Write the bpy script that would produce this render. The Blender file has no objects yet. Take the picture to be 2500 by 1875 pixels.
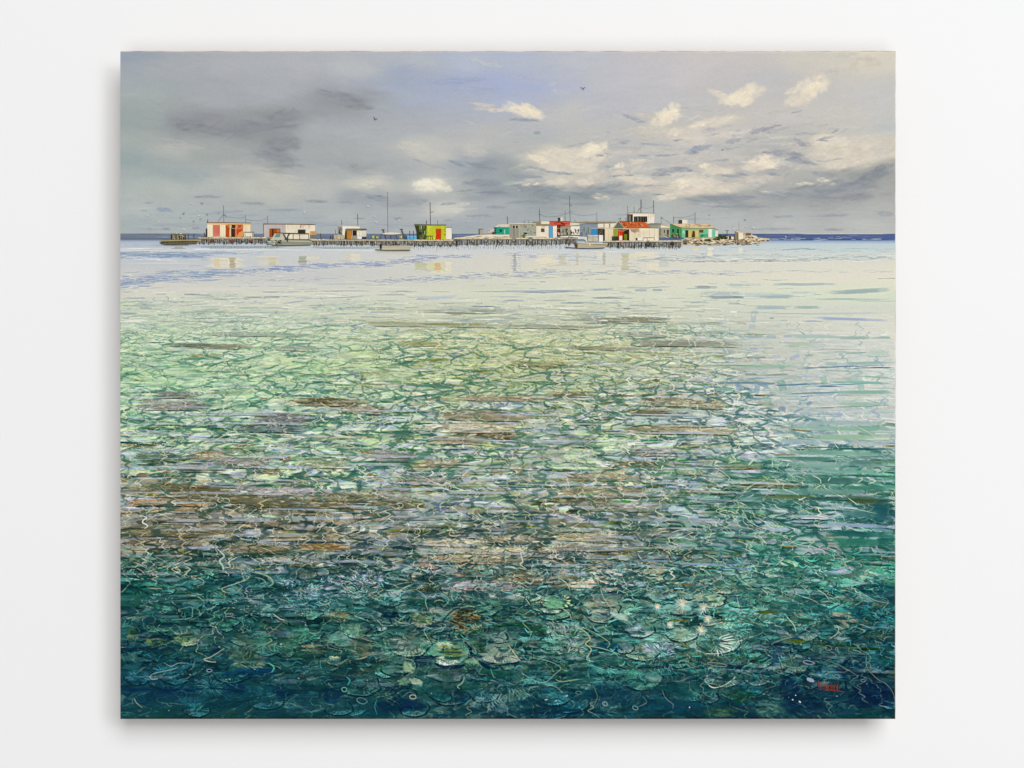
import bpy, math
import numpy as np

# ------------------------------------------------------------------ camera, light, exposure
U = 0.0008                                          # metres per picture unit
ZC = 1.5                                            # height of the picture centre on the wall
scene = bpy.context.scene
cam_d = bpy.data.cameras.new('camera'); cam = bpy.data.objects.new('camera', cam_d)
scene.collection.objects.link(cam); scene.camera = cam
cam_d.lens = 50; cam_d.sensor_width = 36; cam_d.clip_end = 100; cam_d.clip_start = 0.05
cam.location = (0, -2500 * U * 50 / 36, ZC); cam.rotation_euler = (math.radians(90), 0, 0)
world = bpy.data.worlds.new('World'); scene.world = world; world.use_nodes = True
bg = world.node_tree.nodes['Background']; bg.inputs[0].default_value = (1.0, 1.0, 1.0, 1); bg.inputs[1].default_value = 0.25
def area(name, loc, target, size, energy, col=(1, 1, 1)):
    l = bpy.data.lights.new(name, 'AREA'); l.shape = 'SQUARE'; l.size = size; l.energy = energy; l.color = col
    o = bpy.data.objects.new(name, l); scene.collection.objects.link(o); o.location = loc
    d = [t - q for t, q in zip(target, loc)]
    import mathutils
    o.rotation_euler = mathutils.Vector(d).to_track_quat('-Z', 'Y').to_euler(); return o
LD = 20.0                                           # three broad soft lamps, far enough to light the wall evenly
for n_, tx, tz, sz, en in (('overhead_light', 0.47, 0.82, 1.0, 6900), ('side_light', 0.9, 0.3, 0.5, 1556), ('low_light', 0.0, -0.5, 0.5, 921)):  # unseen side lamp, set to cast the shadow left of the canvas; no window
    area(n_, (tx * LD, -LD, ZC + tz * LD), (tx * LD, 0, ZC + tz * LD), sz * LD, en)
scene.view_settings.view_transform = 'Standard'; scene.view_settings.look = 'None'
scene.view_settings.exposure = 0; scene.view_settings.gamma = 1; scene.view_settings.use_curve_mapping = False
PAINT_K = 0.935                                      # paint albedo for a colour seen under this light

def mat_new(name):
    m = bpy.data.materials.new(name); m.use_nodes = True
    return m, m.node_tree.nodes, m.node_tree.links, m.node_tree.nodes['Principled BSDF']
def set_in(b, **kw):
    for k, v in kw.items(): b.inputs[k.replace('_', ' ')].default_value = v
# white plaster
M_WALL, N, Lk, b = mat_new('white plaster')
set_in(b, Base_Color=(0.875, 0.875, 0.88, 1), Roughness=0.85); b.inputs['Specular IOR Level'].default_value = 0.2
tc = N.new('ShaderNodeTexCoord'); nz = N.new('ShaderNodeTexNoise'); nz.inputs['Scale'].default_value = 160; nz.inputs['Detail'].default_value = 6
bp = N.new('ShaderNodeBump'); bp.inputs['Strength'].default_value = 0.10; bp.inputs['Distance'].default_value = 0.001
Lk.new(tc.outputs['Object'], nz.inputs['Vector']); Lk.new(nz.outputs['Fac'], bp.inputs['Height']); Lk.new(bp.outputs['Normal'], b.inputs['Normal'])
nz2 = N.new('ShaderNodeTexNoise'); nz2.inputs['Scale'].default_value = 3.0; nz2.inputs['Detail'].default_value = 3
rp = N.new('ShaderNodeValToRGB'); rp.color_ramp.elements[0].color = (0.871, 0.871, 0.874, 1); rp.color_ramp.elements[1].color = (0.884, 0.884, 0.888, 1)
Lk.new(tc.outputs['Object'], nz2.inputs['Vector']); Lk.new(nz2.outputs['Fac'], rp.inputs['Fac']); Lk.new(rp.outputs['Color'], b.inputs['Base Color'])
# oil paint on canvas weave, its colour laid down per vertex
M_PAINT, N, Lk, b = mat_new('oil paint')
set_in(b, Roughness=0.7); b.inputs['Specular IOR Level'].default_value = 0.03
at = N.new('ShaderNodeAttribute'); at.attribute_name = 'Col'
tc = N.new('ShaderNodeTexCoord')
nz = N.new('ShaderNodeTexNoise'); nz.inputs['Scale'].default_value = 420; nz.inputs['Detail'].default_value = 3
mr = N.new('ShaderNodeMapRange'); mr.inputs[3].default_value = 0.93; mr.inputs[4].default_value = 1.07
mx = N.new('ShaderNodeMix'); mx.data_type = 'RGBA'; mx.blend_type = 'MULTIPLY'; mx.inputs[0].default_value = 1.0
Lk.new(tc.outputs['Object'], nz.inputs['Vector']); Lk.new(nz.outputs['Fac'], mr.inputs[0])
Lk.new(at.outputs['Color'], mx.inputs[6]); Lk.new(mr.outputs[0], mx.inputs[7]); Lk.new(mx.outputs[2], b.inputs['Base Color'])
wx_ = N.new('ShaderNodeTexWave'); wx_.bands_direction = 'X'; wx_.inputs['Scale'].default_value = 300; wx_.inputs['Distortion'].default_value = 1.5
wz_ = N.new('ShaderNodeTexWave'); wz_.bands_direction = 'Z'; wz_.inputs['Scale'].default_value = 300; wz_.inputs['Distortion'].default_value = 1.5
ad = N.new('ShaderNodeMath'); ad.operation = 'ADD'
bp = N.new('ShaderNodeBump'); bp.inputs['Strength'].default_value = 0.10; bp.inputs['Distance'].default_value = 0.0004
for w_, q in ((wx_, 0), (wz_, 1)): Lk.new(tc.outputs['Object'], w_.inputs['Vector']); Lk.new(w_.outputs['Fac'], ad.inputs[q])
Lk.new(ad.outputs[0], bp.inputs['Height']); Lk.new(bp.outputs['Normal'], b.inputs['Normal'])
# raw edge of the stretched canvas
M_CANVAS, N, Lk, b = mat_new('raw canvas')
set_in(b, Roughness=0.8); b.inputs['Specular IOR Level'].default_value = 0.1
tc = N.new('ShaderNodeTexCoord'); nz = N.new('ShaderNodeTexNoise'); nz.inputs['Scale'].default_value = 30; nz.inputs['Detail'].default_value = 6
rp = N.new('ShaderNodeValToRGB'); rp.color_ramp.elements[0].color = (0.42, 0.30, 0.16, 1); rp.color_ramp.elements[1].color = (0.78, 0.62, 0.42, 1); rp.color_ramp.elements[0].position = 0.3; rp.color_ramp.elements[1].position = 0.62
Lk.new(tc.outputs['Object'], nz.inputs['Vector']); Lk.new(nz.outputs['Fac'], rp.inputs['Fac']); Lk.new(rp.outputs['Color'], b.inputs['Base Color'])

# ------------------------------------------------------------------ wall and stretched canvas
def box(name, x0, x1, y0, y1, z0, z1, m, parent=None, bev=0.0):
    v = [(x, y, z) for x in (x0, x1) for y in (y0, y1) for z in (z0, z1)]
    f = [(0, 1, 3, 2), (4, 6, 7, 5), (0, 4, 5, 1), (2, 3, 7, 6), (0, 2, 6, 4), (1, 5, 7, 3)]
    me = bpy.data.meshes.new(name); me.from_pydata(v, [], f); me.materials.append(m)
    o = bpy.data.objects.new(name, me); scene.collection.objects.link(o)
    if parent: o.parent = parent
    if bev:
        q = o.modifiers.new('bevel', 'BEVEL'); q.width = bev; q.segments = 3
    return o
DEPTH = 0.060
wall = box('wall', -6, 6, DEPTH, DEPTH + 0.15, -0.2, 4.2, M_WALL); wall['kind'] = 'structure'
painting = bpy.data.objects.new('painting', None); scene.collection.objects.link(painting)
painting.location = (0, DEPTH, ZC)
painting['label'] = 'large unframed oil painting of stilt huts above a coral reef hanging on white wall'; painting['category'] = 'painting'
def wx_of(x): return (x - 1250) * U
def wz_of(y): return (937.5 - y) * U                # relative to the painting's empty
canvas = box('canvas', wx_of(294), wx_of(2186.7), -DEPTH + 0.0005, -DEPTH + 0.012, wz_of(1755.5), wz_of(124), M_CANVAS, painting, 0.0004)
M_BACKING, N, Lk, b = mat_new('dark added backing')
set_in(b, Base_Color=(0.06, 0.045, 0.03, 1), Roughness=0.7)
box('added_backing', wx_of(330), wx_of(2150), -DEPTH + 0.0121, -0.0005, wz_of(1720), wz_of(160), M_BACKING, painting)  # unseen inset block, added dark to keep bounced light out of the wall shadow
# ---------------------------------------------------------------- the picture
# Everything below works in picture units: 1 unit = U metres, (0,0) top left of the
# wall section, x to the right, y down.
PX0, PX1, PY0, PY1 = 294.0, 2184.9, 126.2, 1755.5
S = 0.80                                            # paint cells per unit
W = int(round((PX1 - PX0) * S)) + 1
H = int(round((PY1 - PY0) * S)) + 1
rs = np.random.RandomState(7)
VK = 1.13020                                        # survey scale -> units

def V(x, y): return x * VK, y * VK
def FR(ox, oy, k): return lambda x, y: (ox + x / k, oy + y / k)
K1 = FR(200, 80, 2.127); K2 = FR(1240, 80, 2.127)
F3 = FR(280, 480, 4.424); F4 = FR(740, 450, 4.424)
F5 = FR(1160, 460, 5.53); F6 = FR(1520, 460, 5.53)
S1 = FR(290, 560, 3.456); S2 = FR(920, 560, 3.456); S3 = FR(1550, 560, 3.456)
M1 = FR(290, 950, 3.456); M2 = FR(920, 950, 3.456); M3 = FR(1550, 950, 3.456)
B1 = FR(290, 1340, 3.456); B2 = FR(920, 1340, 3.456); B3 = FR(1550, 1340, 3.456)

def bilerp(a, yy, xx):
    h, w = a.shape[:2]
    yy = np.clip(yy, 0, h - 1.001); xx = np.clip(xx, 0, w - 1.001)
    y0 = yy.astype(np.int32); x0 = xx.astype(np.int32)
    fy = yy - y0; fx = xx - x0
    if a.ndim == 3: fy = fy[..., None]; fx = fx[..., None]
    return (a[y0, x0] * (1 - fy) * (1 - fx) + a[y0, x0 + 1] * (1 - fy) * fx +
            a[y0 + 1, x0] * fy * (1 - fx) + a[y0 + 1, x0 + 1] * fy * fx)

def vnoise(X, Y, sx, sy, seed, octs=3):
    """smooth value noise in -1..1 at coordinates X, Y (units), feature size sx by sy"""
    r = np.random.RandomState(seed); out = 0; amp = 1.0; tot = 0
    for o in range(octs):
        g = r.rand(256, 256).astype(np.float32) * 2 - 1
        u = (X / sx * 2 ** o + 31.7 * o) % 255; v = (Y / sy * 2 ** o + 17.3 * o) % 255
        x0 = np.floor(u).astype(np.int32); y0 = np.floor(v).astype(np.int32)
        fx = u - x0; fy = v - y0
        fx = fx * fx * (3 - 2 * fx); fy = fy * fy * (3 - 2 * fy)
        x1 = (x0 + 1) % 256; y1 = (y0 + 1) % 256
        out = out + amp * (g[y0, x0] * (1 - fx) * (1 - fy) + g[y0, x1] * fx * (1 - fy) + g[y1, x0] * (1 - fx) * fy + g[y1, x1] * fx * fy)
        tot += amp; amp *= 0.5
    return out / tot

jj, ii = np.meshgrid(np.arange(W, dtype=np.float32), np.arange(H, dtype=np.float32))
GX = PX0 + jj / S; GY = PY0 + ii / S                # units of every cell
C = np.zeros((H, W, 3), np.float32)                 # the colour of every cell
Z = np.zeros((H, W), np.float32)                    # thickness of the paint

def sm(a, b, x):
    t = np.clip((x - a) / (b - a), 0, 1); return t * t * (3 - 2 * t)

def field(pts, ax, ay, p=3.0, warp=0, seed=1):
    """colour field through control points, inverse distance with stretched axes"""
    st = 6
    gy = np.arange(0, H + st, st); gx = np.arange(0, W + st, st)
    xx, yy = np.meshgrid(PX0 + gx / S, PY0 + gy / S)
    if warp:
        xx2 = xx + warp * 1.6 * vnoise(xx, yy, 120, 60, seed, 3); yy2 = yy + warp * 0.6 * vnoise(xx, yy, 110, 50, seed + 1, 3)
    else: xx2, yy2 = xx, yy
    acc = np.zeros(xx.shape + (3,)); ws = np.zeros(xx.shape)
    for (x, y, c) in pts:
        d = np.sqrt(((xx2 - x) / ax) ** 2 + ((yy2 - y) / ay) ** 2) + 0.12
        w = d ** -p; ws += w; acc += w[..., None] * np.array(c)
    a = (acc / ws[..., None] / 255.0).astype(np.float32)
    return bilerp(a, ii / st, jj / st)

BR = np.random.RandomState(3).rand(64, 48).astype(np.float32)
def stroke(x, y, L, w, ang, col, alpha=0.8, soft=0.5, relief=0.0, bend=0.0):
    """one brush mark: centre, length, width, angle (deg, up to the right), colour"""
    a = math.radians(-ang); ca, sa = math.cos(a), math.sin(a)
    hw = max(w / 2, 0.55 / S); al = alpha * min(1, (w / 2) / hw + 0.15); hl = L / 2
    ex = abs(ca) * hl + abs(sa) * hw + 1.5 / S + abs(bend); ey = abs(sa) * hl + abs(ca) * hw + 1.5 / S + abs(bend)
    i0 = max(0, int((y - ey - PY0) * S)); i1 = min(H, int((y + ey - PY0) * S) + 2)
    j0 = max(0, int((x - ex - PX0) * S)); j1 = min(W, int((x + ex - PX0) * S) + 2)
    if i0 >= i1 or j0 >= j1: return
    dx = GX[i0:i1, j0:j1] - x; dy = GY[i0:i1, j0:j1] - y
    u = (dx * ca + dy * sa) / hl; v = (-dx * sa + dy * ca)
    if bend: v = v + bend * (u * u - 0.4)
    v = v / hw
    k = int(rs.randint(64))
    bi = BR[k][np.clip((v * 8 + 24).astype(np.int32), 0, 47)]            # bristles
    edge = np.clip((1 - np.abs(v)) / max(soft, 0.05) , 0, 1) * np.clip((1 - np.abs(u) - 0.16 * bi) / max(0.18, soft * 0.5), 0, 1)
    m = edge * al * (0.72 + 0.28 * bi)
    T = C[i0:i1, j0:j1]
    T += m[..., None] * (np.array(col, np.float32) / 255 - T)
    if relief: 
        z = Z[i0:i1, j0:j1]; z += relief * m * (bi - 0.35)

def catmull(pts, n=4):
    P = [pts[0]] + list(pts) + [pts[-1]]; out = []
    for k in range(1, len(P) - 2):
        p0, p1, p2, p3 = map(np.array, (P[k - 1], P[k], P[k + 1], P[k + 2]))
        for t in np.arange(n) / n:
            out.append(0.5 * ((2 * p1) + (-p0 + p2) * t + (2 * p0 - 5 * p1 + 4 * p2 - p3) * t * t + (-p0 + 3 * p1 - 3 * p2 + p3) * t ** 3))
    out.append(np.array(P[-2], float)); return np.array(out)

def line(pts, w, col, alpha=0.9, smooth=3, taper=True, relief=0.0):
    """a drawn line of the given width through points (units)"""
    P = catmull(pts, smooth) if smooth > 1 and len(pts) > 2 else np.array(pts, float)
    n = len(P) - 1
    hw = w / 2; mn = 0.5 / S; pad = max(hw, mn) + 1.2 / S
    x0, y0 = P.min(0) - pad; x1, y1 = P.max(0) + pad
    i0 = max(0, int((y0 - PY0) * S)); i1 = min(H, int((y1 - PY0) * S) + 2)
    j0 = max(0, int((x0 - PX0) * S)); j1 = min(W, int((x1 - PX0) * S) + 2)
    if i0 >= i1 or j0 >= j1: return
    X = GX[i0:i1, j0:j1][..., None]; Y = GY[i0:i1, j0:j1][..., None]
    A = P[:-1]; D = P[1:] - A; LL = (D ** 2).sum(1) + 1e-6
    t = np.clip(((X - A[:, 0]) * D[:, 0] + (Y - A[:, 1]) * D[:, 1]) / LL, 0, 1)
    d = np.sqrt((X - A[:, 0] - t * D[:, 0]) ** 2 + (Y - A[:, 1] - t * D[:, 1]) ** 2)
    if taper:
        s = (np.arange(n) + t) / n; r = hw * (0.35 + 0.65 * np.sin(np.pi * s) ** 0.6)
    else: r = hw
    re = np.maximum(r, mn)
    m = (np.clip((re - d) * S + 0.5, 0, 1) * np.minimum(1, r / re + 0.1)).max(-1) * alpha
    T = C[i0:i1, j0:j1]; T += m[..., None] * (np.array(col, np.float32) / 255 - T)
    if relief: Z[i0:i1, j0:j1] += relief * m

def blob(f, cx, cy, rx, ry, ang, col, n=None, alpha=0.55, k=1.0, L=None, w=None, jit=7, spread=14, soft=0.8, relief=0.3):
    """a patch built of short brush marks"""
    x, y = f(cx, cy); x2, _ = f(cx + 1, cy); sc = x2 - x
    rx *= sc; ry *= sc; a = math.radians(-ang); ca, sa = math.cos(a), math.sin(a)
    L = L or max(6, rx * 0.55); w = w or max(3.0, ry * 0.75)
    if n is None: n = int(np.clip(5.0 * rx * ry / (L * w) * 3.2 + 4, 6, 90))
    stroke(x, y, rx * 2.1, ry * 2.0, ang, col, alpha * 0.75, 1.0)
    for _ in range(n):
        r = math.sqrt(rs.rand()) * 0.88; t = rs.rand() * 6.283
        u = rx * r * math.cos(t) * (1 - 0.25 * rs.rand()); v = ry * r * math.sin(t)
        px = x + u * ca - v * sa; py = y + u * sa + v * ca
        c = np.clip(np.array(col) + rs.randn() * jit + rs.randn(3) * 2, 0, 255)
        stroke(px, py, L * rs.uniform(0.5, 1.3), w * rs.uniform(0.5, 1.2), ang + rs.randn() * spread, c, alpha * rs.uniform(0.6, 1.1), soft, relief, bend=rs.randn() * w * 0.3)

# ------------------------------------------------------------------ the sky
sky_k1 = [(230,130,150,158,172),(260,230,160,168,175),(500,200,165,169,174),(800,160,172,174,180),(1100,150,175,177,184),(1400,160,182,184,188),(1700,150,178,182,190),(2000,150,176,184,204),
(1650,230,158,168,188),(1900,250,158,170,200),(2150,260,162,172,204),(2150,350,168,176,200),(1800,330,165,173,192),(300,330,163,172,172),(700,330,165,168,174),(1000,300,170,173,180),(1350,340,142,146,152),
(1450,380,140,144,150),(1600,400,165,170,178),(230,470,150,162,162),(350,440,155,164,165),(550,490,138,141,146),(700,450,140,142,148),(1000,430,142,145,149),(1050,560,138,141,146),(850,520,142,144,148),
(1250,480,168,171,176),(1400,520,172,174,178),(1700,480,170,174,180),(300,570,165,172,170),(550,590,178,180,176),(700,620,160,166,166),(1000,620,142,146,151),(1300,600,165,169,172),(1500,620,168,172,176),
(1720,590,196,195,188),(1800,620,200,196,188),(250,680,150,163,165),(450,700,155,166,168),(620,740,160,170,172),(900,690,175,176,174),(1050,740,190,190,182),(1100,680,145,150,154),(1300,720,165,170,173),
(1400,690,152,157,162),(1600,720,165,170,175),(300,820,175,183,180),(500,800,178,184,180),(700,780,180,184,180),(900,800,188,190,182),(1100,790,190,190,182),(1500,790,200,198,188),(1800,790,214,210,197),
(1700,870,160,164,168),(1500,870,155,162,168),(1300,830,180,183,182),(300,960,178,185,184),(600,930,172,179,181),(1000,930,168,175,178),(1400,960,175,180,182),(1900,920,205,204,194),(2000,870,150,157,164),
(2100,900,165,171,178),(2100,820,140,148,158),(2100,700,142,150,160),(1950,650,155,163,172),(2050,600,190,188,185),(2100,540,180,180,182),(300,1010,165,174,178),(700,1010,166,174,178),(1100,1010,164,172,178),(1500,1010,165,172,178),(2100,1020,160,168,175)]
sky_k2 = [(100,150,172,180,200),(400,150,180,184,198),(700,160,185,183,194),(1000,150,190,187,192),(1300,150,188,186,190),(1600,150,196,192,188),(1850,130,208,202,192),(100,280,162,172,204),(300,290,170,176,200),
(600,260,184,184,196),(900,230,190,186,196),(1200,250,184,182,190),(1400,260,182,181,190),(300,420,184,184,190),(500,380,178,180,194),(700,340,182,182,192),(150,560,172,176,184),(400,500,182,182,186),(900,520,196,192,188),
(1200,480,190,187,188),(1500,450,190,187,190),(1750,400,192,189,190),(1950,350,188,188,194),(1950,500,178,184,192),(1850,560,200,194,186),(200,650,200,196,186),(300,750,196,194,187),(600,620,178,178,184),
(750,680,180,180,184),(1000,600,176,178,186),(1100,640,190,186,184),(1400,620,168,169,176),(1500,700,170,170,174),(1700,640,208,200,188),(1900,640,206,200,188),(1950,720,140,144,150),(1850,760,134,139,146),
(1600,780,160,163,168),(100,830,138,147,155),(400,830,140,148,155),(50,730,148,156,162),(600,790,155,161,168),(700,850,160,166,172),(900,790,200,195,186),(1000,820,198,193,184),(1100,880,140,146,156),
(1400,850,148,153,162),(1600,870,145,149,157),(1850,860,148,151,158),(1950,900,170,172,176),(200,900,150,158,166),(500,930,168,175,182),(800,960,170,177,182),(1100,980,172,178,184),(1500,960,168,174,180),
(1900,960,168,172,178),(1500,1010,175,178,184),(1900,1010,178,181,185),(300,1000,165,172,180)]
pts = [K1(p[0], p[1]) + (p[2:],) for p in sky_k1] + [K2(p[0], p[1]) + (p[2:],) for p in sky_k2]
SKY = field(pts, 2.4, 1.0, 2.6, 40, 11)
w_ = sm(1050, 1500, GX)
SKY = SKY + np.stack([0.024 * w_ + 0.026, 0.018 * w_ + 0.026, 0.020 - 0.006 * w_], -1).astype(np.float32)
HZ = 571.0                                          # where the painted sea begins
C[:] = SKY
def skycol(x, y):
    i = int(np.clip((y - PY0) * S, 0, H - 1)); j = int(np.clip((x - PX0) * S, 0, W - 1)); return SKY[i, j] * 255
for _ in range(2600):                               # scumbled brushwork all over the sky
    x = rs.uniform(PX0, PX1); y = rs.uniform(PY0, HZ + 5)
    sz = 1.0 if y < 470 else 0.55
    c = skycol(x + rs.randn() * 22, y + rs.randn() * 9) + rs.randn() * 3.0 + rs.randn(3) * 1.2
    stroke(x, y, rs.uniform(30, 120) * sz, rs.uniform(6, 22) * sz, rs.randn() * 9 + (6 if x > 1300 else -4 if x < 900 else 0), c, 0.34, 0.9, 0.35, bend=rs.randn() * 4)
CR = (238,226,202); C2 = (222,213,197); C3 = (208,202,190); DG = (148,153,163); DB = (146,155,172)
k2 = [(80,400,110,30,-15,CR),(110,415,70,22,-12,CR),(80,452,90,9,-4,(150,156,166)),(1230,325,95,42,22,CR),(1170,350,80,20,5,CR),(1095,318,60,14,-22,C2),(1290,300,45,20,10,C2),(1575,285,95,48,28,CR),
(1510,350,70,28,10,C2),(1480,300,40,14,20,C2),(850,420,60,45,35,CR),(790,450,65,38,15,CR),(760,505,130,26,0,C3),(860,520,60,20,0,C2),(700,425,50,10,-10,C3),(1060,465,120,20,12,C2),(990,480,50,8,8,CR),
(440,600,75,32,14,CR),(400,630,50,18,5,CR),(470,650,40,20,0,C2),(270,640,150,34,0,C2),(160,655,60,14,-12,CR),(330,690,150,36,0,C2),(380,740,110,34,0,C3),(400,775,45,16,0,C2),(260,770,50,16,0,C2),
(580,690,28,14,20,CR),(680,668,40,10,10,C2),(590,720,30,8,0,C2),(660,755,90,16,-4,C2),(720,775,60,12,0,C2),(1330,672,78,32,5,CR),(1270,700,60,14,0,C2),(1090,715,85,20,-6,C2),(1020,690,32,12,10,CR),
(980,775,110,26,0,C2),(900,785,50,24,10,CR),(1060,805,120,22,0,C2),(1150,790,80,16,0,C3),(830,850,60,16,8,C2),(700,815,100,13,4,C3),(940,825,70,16,0,C2),(480,850,45,12,-8,C2),(1650,772,50,12,-15,CR),
(1540,788,55,10,5,CR),(1390,838,60,6,3,C2),(1350,826,40,5,0,C2),(1040,888,60,6,0,(190,190,190)),(1680,575,110,34,0,C2),(1640,540,60,14,0,C2),(1820,610,120,50,8,(215,205,190)),(1800,670,80,24,10,(216,206,193)),
(1700,690,60,16,0,C2),(1950,600,60,34,20,C3),(1850,160,120,40,10,(208,200,187)),(1700,200,60,20,10,(202,196,188)),(1760,120,80,20,5,(205,199,188)),(1300,760,120,18,0,C3),(1200,660,90,20,10,(200,194,186)),
(90,790,28,6,10,CR),(145,787,20,6,20,CR),(60,815,12,3,0,(245,238,222)),(1600,645,40,8,0,C3),(900,565,60,8,5,C3),(860,680,120,6,18,(196,192,188)),
(1300,510,62,13,18,(156,156,166)),(1350,500,50,10,20,(150,150,160)),(1170,562,48,14,12,(158,160,170)),(1400,482,26,5,0,DG),(1050,502,48,10,4,(168,170,181)),(640,440,60,10,-16,(160,166,178)),(690,462,30,6,0,(152,160,174)),
(600,572,24,8,0,(156,162,176)),(770,580,110,5,-4,(162,170,184)),(880,558,30,5,10,DG),(1000,600,75,15,10,DB),(950,622,50,9,5,(140,150,170)),(820,636,70,6,3,DB),(700,638,40,5,0,(160,166,178)),(850,712,100,16,3,(150,155,167)),
(790,735,60,10,0,DG),(942,715,18,7,0,(118,130,152)),(1150,745,95,9,-4,(156,161,171)),(1220,735,40,7,-10,DG),(1340,622,28,9,0,DG),(1460,630,120,22,-6,(152,155,165)),(1520,665,110,18,-8,(150,154,164)),(1520,570,48,15,-25,(156,158,168)),
(1650,548,60,7,12,(160,161,169)),(1700,512,24,8,30,(148,151,160)),(1640,560,30,5,0,DG),(478,637,28,6,0,(150,155,165)),(270,728,90,8,-6,(148,155,165)),(150,705,60,8,-12,(156,162,170)),(560,743,46,4,6,DG),(630,740,30,4,0,DG),(520,800,90,12,8,(150,157,166)),
(150,520,24,9,0,(150,155,162)),(1380,735,40,8,-8,DG),(1640,735,80,14,-6,(156,158,164)),(1500,410,40,5,14,(165,167,175)),(1116,608,8,4,0,(120,126,140)),(730,795,30,4,10,DG),(780,840,40,5,0,DG),
(1700,800,260,34,4,(140,145,153)),(1900,740,110,26,14,(132,138,146)),(1500,845,300,18,-2,(148,152,160)),(1800,850,120,20,0,(144,147,155)),(1950,700,60,16,14,(136,141,148)),(1100,860,260,14,2,(145,150,159)),
(150,810,150,22,-4,(140,149,157)),(300,845,220,22,0,(140,149,156)),(560,830,90,14,-5,(146,153,162)),(120,880,160,12,0,(146,154,162)),(380,888,130,8,0,(148,155,163)),(1200,902,200,9,0,(146,152,161)),(90,745,110,12,-5,(152,160,168)),
(1430,955,75,7,3,(156,163,173)),(1690,948,95,8,2,(148,156,165)),(1000,968,90,4,0,(158,166,175)),(1370,1020,150,6,0,(156,163,171)),(1700,1022,65,7,0,(150,157,165)),(600,945,60,4,0,(158,165,173)),(150,935,60,4,0,(160,167,175)),(1960,940,50,14,0,(160,164,170))]
for _ in range(150):
    x = rs.uniform(60, 1990); lo = 560 if x < 700 else 500 if x < 1300 else 540; hi = 800 if x < 1400 else 700 - (x - 1400) * 0.05
    y = rs.uniform(lo, hi)
    if x < 500 and y < 600: continue
    blob(K2, x, y, rs.uniform(40, 130), rs.uniform(8, 26), rs.uniform(-6, 16), tuple(np.array((211,204,193)) + rs.uniform(-9, 12)), n=10, alpha=0.42, soft=0.95)
for _ in range(70):
    x = rs.uniform(300, 1950); y = rs.uniform(480, 830)
    blob(K2, x, y, rs.uniform(22, 85), rs.uniform(3.5, 11), rs.uniform(-16, 16), tuple(np.array((162,167,174)) + rs.uniform(-10, 12)), n=7, alpha=0.45, soft=0.7)
for (x, y, rx, ry, a, c) in k2:
    if c in (C2, C3): blob(K2, x + rs.randn() * 8, y + 4, rx * 1.35, ry * 1.45, a, tuple(np.array(c) - 8), alpha=0.34, soft=1.0)
for (x, y, rx, ry, a, c) in k2:
    g = 1.18 if c in (CR, C2) else 1.0
    blob(K2, x, y, rx * g, ry * g, a, c, alpha=0.55 if c[0] > 200 else 0.45, soft=0.85, spread=20 if c[0] > 200 else 12)
for (x, y, rx, ry, a, c) in [(1230,320,60,16,25,CR),(1590,280,50,22,30,(242,228,200)),(850,420,36,20,35,(243,229,203)),(440,600,46,16,12,(244,234,210)),(1330,670,44,16,5,(238,226,204)),(85,395,60,12,-14,(242,228,204))]:
    blob(K2, x, y, rx, ry, a, c, alpha=0.6, soft=0.7)
k1 = [(2090,385,80,16,6,(205,197,188)),(2150,400,60,16,0,(222,210,195)),(2060,370,60,8,-8,(214,204,192)),(2030,470,70,8,-18,(190,190,190)),(850,500,330,36,2,(140,143,149)),(1040,440,120,40,10,(142,145,150)),(560,480,100,34,0,(140,143,148)),(1040,580,130,40,0,(140,143,148)),
(1330,330,150,26,-14,(146,150,157)),(1440,385,90,18,0,(142,146,152)),(1000,640,140,26,-10,(146,150,155)),(1080,690,90,12,0,(148,152,158)),
(1800,790,110,34,0,(238,232,212)),(1780,785,70,18,-6,(244,238,220)),(1500,785,80,22,6,(214,210,197)),(1420,800,40,8,0,(200,198,190)),(1900,810,30,20,0,(232,226,208)),(1040,745,140,12,-8,(196,196,188)),(850,700,180,14,-4,(184,186,182)),(1000,780,200,16,-4,(194,194,186)),(1730,600,110,24,-6,(200,197,189)),(1700,575,60,10,-10,(208,203,194)),(2040,620,70,26,-6,(196,192,186)),
(1950,920,46,16,0,(216,213,202)),(1980,890,40,12,0,(208,206,198)),(540,590,110,14,-4,(182,184,180)),(470,560,80,10,-10,(176,180,178)),(250,320,50,8,0,(176,182,180)),
(650,852,95,8,0,(146,154,166)),(345,883,30,4,0,(150,156,165)),(430,920,52,12,-5,(140,154,176)),(320,924,25,3,0,(152,160,168)),(435,1018,30,7,0,(142,150,158)),(350,1018,14,5,0,(150,157,164)),(590,1015,24,7,0,(144,151,158)),(890,885,75,8,-2,(146,151,159)),
(1220,875,72,8,-2,(142,148,156)),(1370,880,60,5,-4,(152,158,166)),(1530,855,72,13,-5,(140,148,160)),(1560,872,50,4,0,(146,152,162)),(1410,690,28,12,0,(152,156,162)),(1640,965,28,7,0,(142,148,154)),(1440,965,40,5,0,(150,156,166)),(1900,888,45,8,5,(152,158,166)),
(1900,975,30,5,0,(150,156,164)),(2070,950,100,5,0,(150,157,165)),(2150,905,70,8,0,(148,154,163)),(750,932,110,9,4,(156,164,171)),(1050,920,110,10,0,(155,163,170)),(840,945,80,5,0,(160,167,174)),(1650,890,150,16,0,(160,164,168)),(1750,870,60,12,0,(158,162,167)),
(1950,680,60,9,-20,(142,150,162)),(2080,695,100,10,-14,(140,147,156)),(1760,670,60,4,-20,(160,166,173)),(1850,700,60,3,-10,(160,166,174)),(2080,780,120,22,0,(144,151,160)),(2130,830,100,8,0,(136,144,154)),(1990,820,60,5,5,(146,153,161)),(500,1000,200,8,0,(166,174,178)),(1100,990,400,6,0,(160,168,175)),(1650,1000,500,5,0,(158,166,174)),
(1900,250,230,18,2,(162,171,194)),(2050,300,160,22,0,(168,176,197)),(2080,150,120,20,-14,(190,192,196))]
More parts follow.
